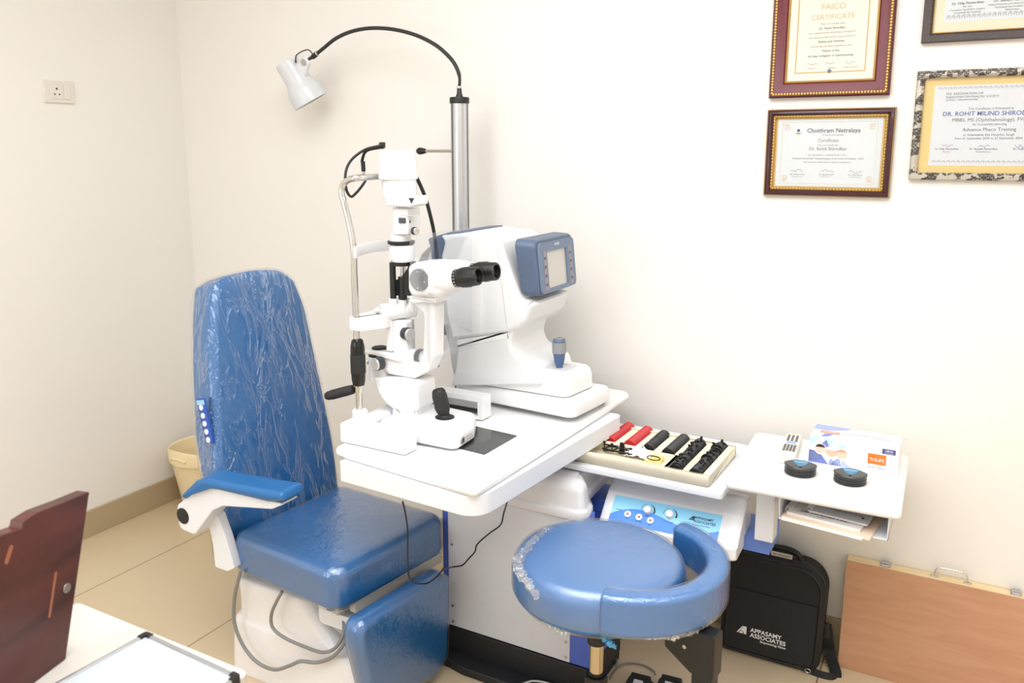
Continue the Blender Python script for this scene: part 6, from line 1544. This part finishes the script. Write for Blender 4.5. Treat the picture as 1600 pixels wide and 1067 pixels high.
# --- 3: silver and black mosaic frame on the right, running out of the picture
tl, bl = onw(1433.8, 111), onw(1419.7, 281); tr2, br = onw(1600, 105.5), onw(1600, 283)
x0 = (tl.x+bl.x)/2; z1, z0 = (tl.y+tr2.y)/2, (bl.y+br.y)/2; x1 = x0+.40
t, M, w, h = cert(x0, z0, x1, z1, 'certificate in a silver and black mosaic frame with a yellow mount, at the right', 'certificates on the wall', 2)
def mosaic():
    k = NT('silver_black_mosaic')
    tc = k.coord((1, 1, 1))
    b = k.n('ShaderNodeTexBrick'); b.inputs['Scale'].default_value = 42; b.inputs['Mortar Size'].default_value = .04; b.inputs['Color1'].default_value = s2l((170, 162, 150)); b.inputs['Color2'].default_value = s2l((66, 58, 58)); b.inputs['Mortar'].default_value = s2l((44, 38, 40)); b.inputs['Brick Width'].default_value = .38; b.inputs['Row Height'].default_value = .22
    mp = k.n('ShaderNodeMapping'); mp.inputs['Rotation'].default_value = (R(90), 0, 0); k.l(tc, mp.inputs['Vector']); k.l(mp.outputs['Vector'], b.inputs['Vector'])
    v = k.n('ShaderNodeTexVoronoi'); v.inputs['Scale'].default_value = 75; v.distance = 'CHEBYCHEV'; k.l(tc, v.inputs['Vector'])
    sp = k.n('ShaderNodeSeparateColor'); k.l(v.outputs['Color'], sp.inputs['Color'])
    g = k.n('ShaderNodeMath', operation='GREATER_THAN'); g.inputs[1].default_value = .6; k.l(sp.outputs['Red'], g.inputs[0])
    mx = k.n('ShaderNodeMix', data_type='RGBA'); mx.inputs['B'].default_value = s2l((188, 181, 170)); k.l(g.outputs[0], mx.inputs['Factor']); k.l(b.outputs['Color'], mx.inputs['A'])
    k.l(mx.outputs['Result'], k.b.inputs['Base Color']); k.b.inputs['Roughness'].default_value = .35; k.b.inputs['Metallic'].default_value = .3
    k.l(k.bump(v.outputs['Distance'], .3, .004), k.b.inputs['Normal']); return k.m
ringprof(MB(), w, h, [(0, 0), (0, .014), (.003, .018), (.012, .019), (.018, .014), (.0195, .008), (.0195, 0)], M).build('frame', mosaic(), t, smooth=30)
MB().box((.019, .019, .001), (w-.019, h-.019, .003), M).build('yellow_mount', pm('yellow_mount', (236, 204, 128), .5), t, smooth=0)
MB().box((.044, .038, .003), (w-.044, h-.038, .0036), M).build('sheet', pm('sheet_blue_white', (222, 226, 232), .7), t, smooth=0)
Mt = M @ T(0, 0, .0038); cxm = .178; u = h/.285
m = MB()
for i in range(26):
    for yy in (.044, h-.050): 
        m.add([Mt @ Vector((.052+i*.0115+a, yy+b, .0002)) for a, b in ((0, 0), (.004, .006), (.008, 0), (.0095, .006), (.005, .009), (0, .006))], [(0, 1, 2, 3, 4, 5)])
m.build('pattern_border', pm('border_grey', (190, 192, 198), .7), t, smooth=0)
line_block(Mt, [('M.S. ASSOCIATION OF', .072, .222*u, .0085, 'LEFT', 0), ('RAJASTHAN OPHTHALMIC SOCIETY', .072, .214*u, .0075, 'LEFT', 0), ('SANGLI - MAHARASHTRA', .072, .207*u, .0065, 'LEFT', 0)], TXD, t)
line_block(Mt, [('DR. ROHIT MILIND SHIRODKAR', cxm, .168*u, .0155, 'CENTER', .015)], BLUEI, t, 'blue_name')
line_block(Mt, [('This Certificate is Presented to', cxm, .183*u, .0082, 'CENTER', 0), ('MBBS, MS (Ophthalmology), FVRS', cxm, .153*u, .0125, 'CENTER', 0), ('for Successfully attending', cxm, .143*u, .0075, 'CENTER', 0), ('Advance Phaco Training', cxm, .128*u, .0125, 'CENTER', 0), ('at Vasantdada Eye Hospital, Sangli', cxm, .116*u, .0085, 'CENTER', 0), ('from 01 September 2024 to 25 September 2024', cxm, .107*u, .0078, 'CENTER', 0), ('Dr. Dilip Patwardhan', .085, .080*u, .0065, 'CENTER', .01), ('Dr. Saurabh Patwardhan', .17, .080*u, .0065, 'CENTER', .01), ('Dr. Sudhir', .25, .080*u, .0065, 'CENTER', .01), ('Director', .085, .073*u, .0050, 'CENTER', 0), ('Medical Director', .17, .073*u, .0050, 'CENTER', 0)], TXD, t)
for i, xx in enumerate((.072, .158, .24)): signature(Mt, xx, .088*u, .026, t, 20+i, BLUEI)
MB().box((.019, .019, .0068), (w-.019, h-.019, .0078), M).build('glass', GLASS, t, smooth=0)
# --- 4: dark speckled frame at the top right
bl, br = onw(1439, 67.5), onw(1600, 59)
x0, z0 = bl.x, (bl.y+br.y)/2; x1, z1 = x0+.40, z0+.30
t, M, w, h = cert(x0, z0, x1, z1, 'certificate in a dark speckled brown frame, cut off at the top right corner', 'certificates on the wall', 3)
def speck():
    k = NT('dark_speckled_frame'); v = k.n('ShaderNodeTexNoise'); v.inputs['Scale'].default_value = 420; v.inputs['Detail'].default_value = 3; k.l(k.coord(), v.inputs['Vector'])
    cr = k.n('ShaderNodeValToRGB'); cr.color_ramp.elements[0].position = .62; cr.color_ramp.elements[0].color = s2l((58, 46, 44)); cr.color_ramp.elements[1].position = .72; cr.color_ramp.elements[1].color = s2l((140, 112, 84))
    k.l(v.outputs['Fac'], cr.inputs['Fac']); k.l(cr.outputs['Color'], k.b.inputs['Base Color']); k.b.inputs['Roughness'].default_value = .35; return k.m
ringprof(MB(), w, h, [(0, 0), (0, .015), (.002, .018), (.018, .016), (.024, .010), (.024, 0)], M).build('frame', speck(), t, smooth=30)
ringprof(MB(), w, h, [(.0235, 0), (.0235, .009), (.026, .008), (.026, 0)], M).build('gold_edge', GOLD, t, smooth=30)
MB().box((.024, .024, .001), (w-.024, h-.024, .003), M).build('cream_mount', pm('cream_mount', (238, 228, 200), .6), t, smooth=0)
MB().box((.048, .050, .003), (w-.048, h-.050, .0036), M).build('sheet', PALE, t, smooth=0)
Mt = M @ T(0, 0, .0038)
m = MB()
for i in range(26): m.add([Mt @ Vector((.054+i*.0115+a, .055+b, .0002)) for a, b in ((0, 0), (.004, .008), (.008, 0), (.0095, .010), (.005, .014), (0, .010))], [(0, 1, 2, 3, 4, 5)])
m.build('pattern_border', pm('border_grey', (190, 192, 198), .7), t, smooth=0)
line_block(Mt, [('Dr. Dilip Patwardhan', .100, .092, .0085, 'CENTER', .012), ('Dr. Saurabh Patwardhan', .200, .092, .0085, 'CENTER', .012), ('MS. DO.', .100, .084, .0062, 'CENTER', 0), ('Consultant Ophthalmic Surgeon', .100, .077, .0062, 'CENTER', 0), ('Vasantdada Eye Hospital', .100, .070, .0062, 'CENTER', 0), ('Medical Director and Head of Department', .200, .084, .0062, 'CENTER', 0), ('Vasantdada Eye Hospital, Sangli', .200, .077, .0062, 'CENTER', 0), ('Maharashtra', .200, .070, .0062, 'CENTER', 0)], TXD, t)
MB().box((.025, .025, .0066), (w-.025, h-.025, .0076), M).build('glass', GLASS, t, smooth=0)
# ================================================================== light, camera, view
def area(name, loc, rot, sx, sy, power, col=(1, 1, 1), spread=180):
    l = bpy.data.lights.new(name, 'AREA'); l.shape = 'RECTANGLE'; l.size = sx; l.size_y = sy; l.energy = power; l.color = col; l.spread = R(spread)
    o = bpy.data.objects.new(name, l); o.location = loc; o.rotation_euler = rot; COL.objects.link(o); return o
for i, (x, y) in enumerate(spots):
    l = bpy.data.lights.new('downlight', 'AREA'); l.shape = 'DISK'; l.size = .16; l.energy = 7; l.color = (1, .98, .96)
    o = bpy.data.objects.new('downlight', l); o.location = (x, y, ZC-.02); COL.objects.link(o)
area('added_panel_light', (2.4, -1.9, ZC-.03), (0, 0, 0), PW-.02, PD-.02, 122, (.975, .985, 1))  # main soft light, from the added ceiling panel
area('added_window_fill', ((wx0+wx1)/2, Y1+.03, (wz0+wz1)/2), (R(90), 0, 0), wx1-wx0-.1, wz1-wz0-.1, 34, (.93, .97, 1))  # bluish fill, added at the unseen window
w = bpy.data.worlds.new('sky'); SC.world = w; w.use_nodes = True
sky = w.node_tree.nodes.new('ShaderNodeTexSky'); sky.sky_type = 'NISHITA'; sky.sun_disc = False; sky.sun_elevation = R(40); sky.sun_rotation = R(120)
w.node_tree.links.new(sky.outputs['Color'], w.node_tree.nodes['Background'].inputs['Color']); w.node_tree.nodes['Background'].inputs['Strength'].default_value = .12
cd = bpy.data.cameras.new('camera'); co_ = bpy.data.objects.new('camera', cd); COL.objects.link(co_)
cd.sensor_width = 36; cd.lens = FPX/1600*36; cd.shift_y = (CYP-533.5)/1600; cd.clip_start = .05
m = Matrix((RT, UPC, -FW)).transposed().to_4x4(); m.translation = CAM; co_.matrix_world = m
cd.dof.use_dof = True; cd.dof.focus_distance = 2.25; cd.dof.aperture_fstop = 5.0
SC.camera = co_
SC.view_settings.view_transform = 'Standard'; SC.view_settings.look = 'None'; SC.view_settings.gamma = 1; SC.view_settings.use_curve_mapping = False
SC.view_settings.exposure = -.78
SC.cycles.use_denoising = True
SC.cycles.max_bounces = 10; SC.cycles.diffuse_bounces = 5; SC.cycles.transparent_max_bounces = 24; SC.cycles.glossy_bounces = 5
SC.cycles.caustics_reflective = False; SC.cycles.caustics_refractive = False
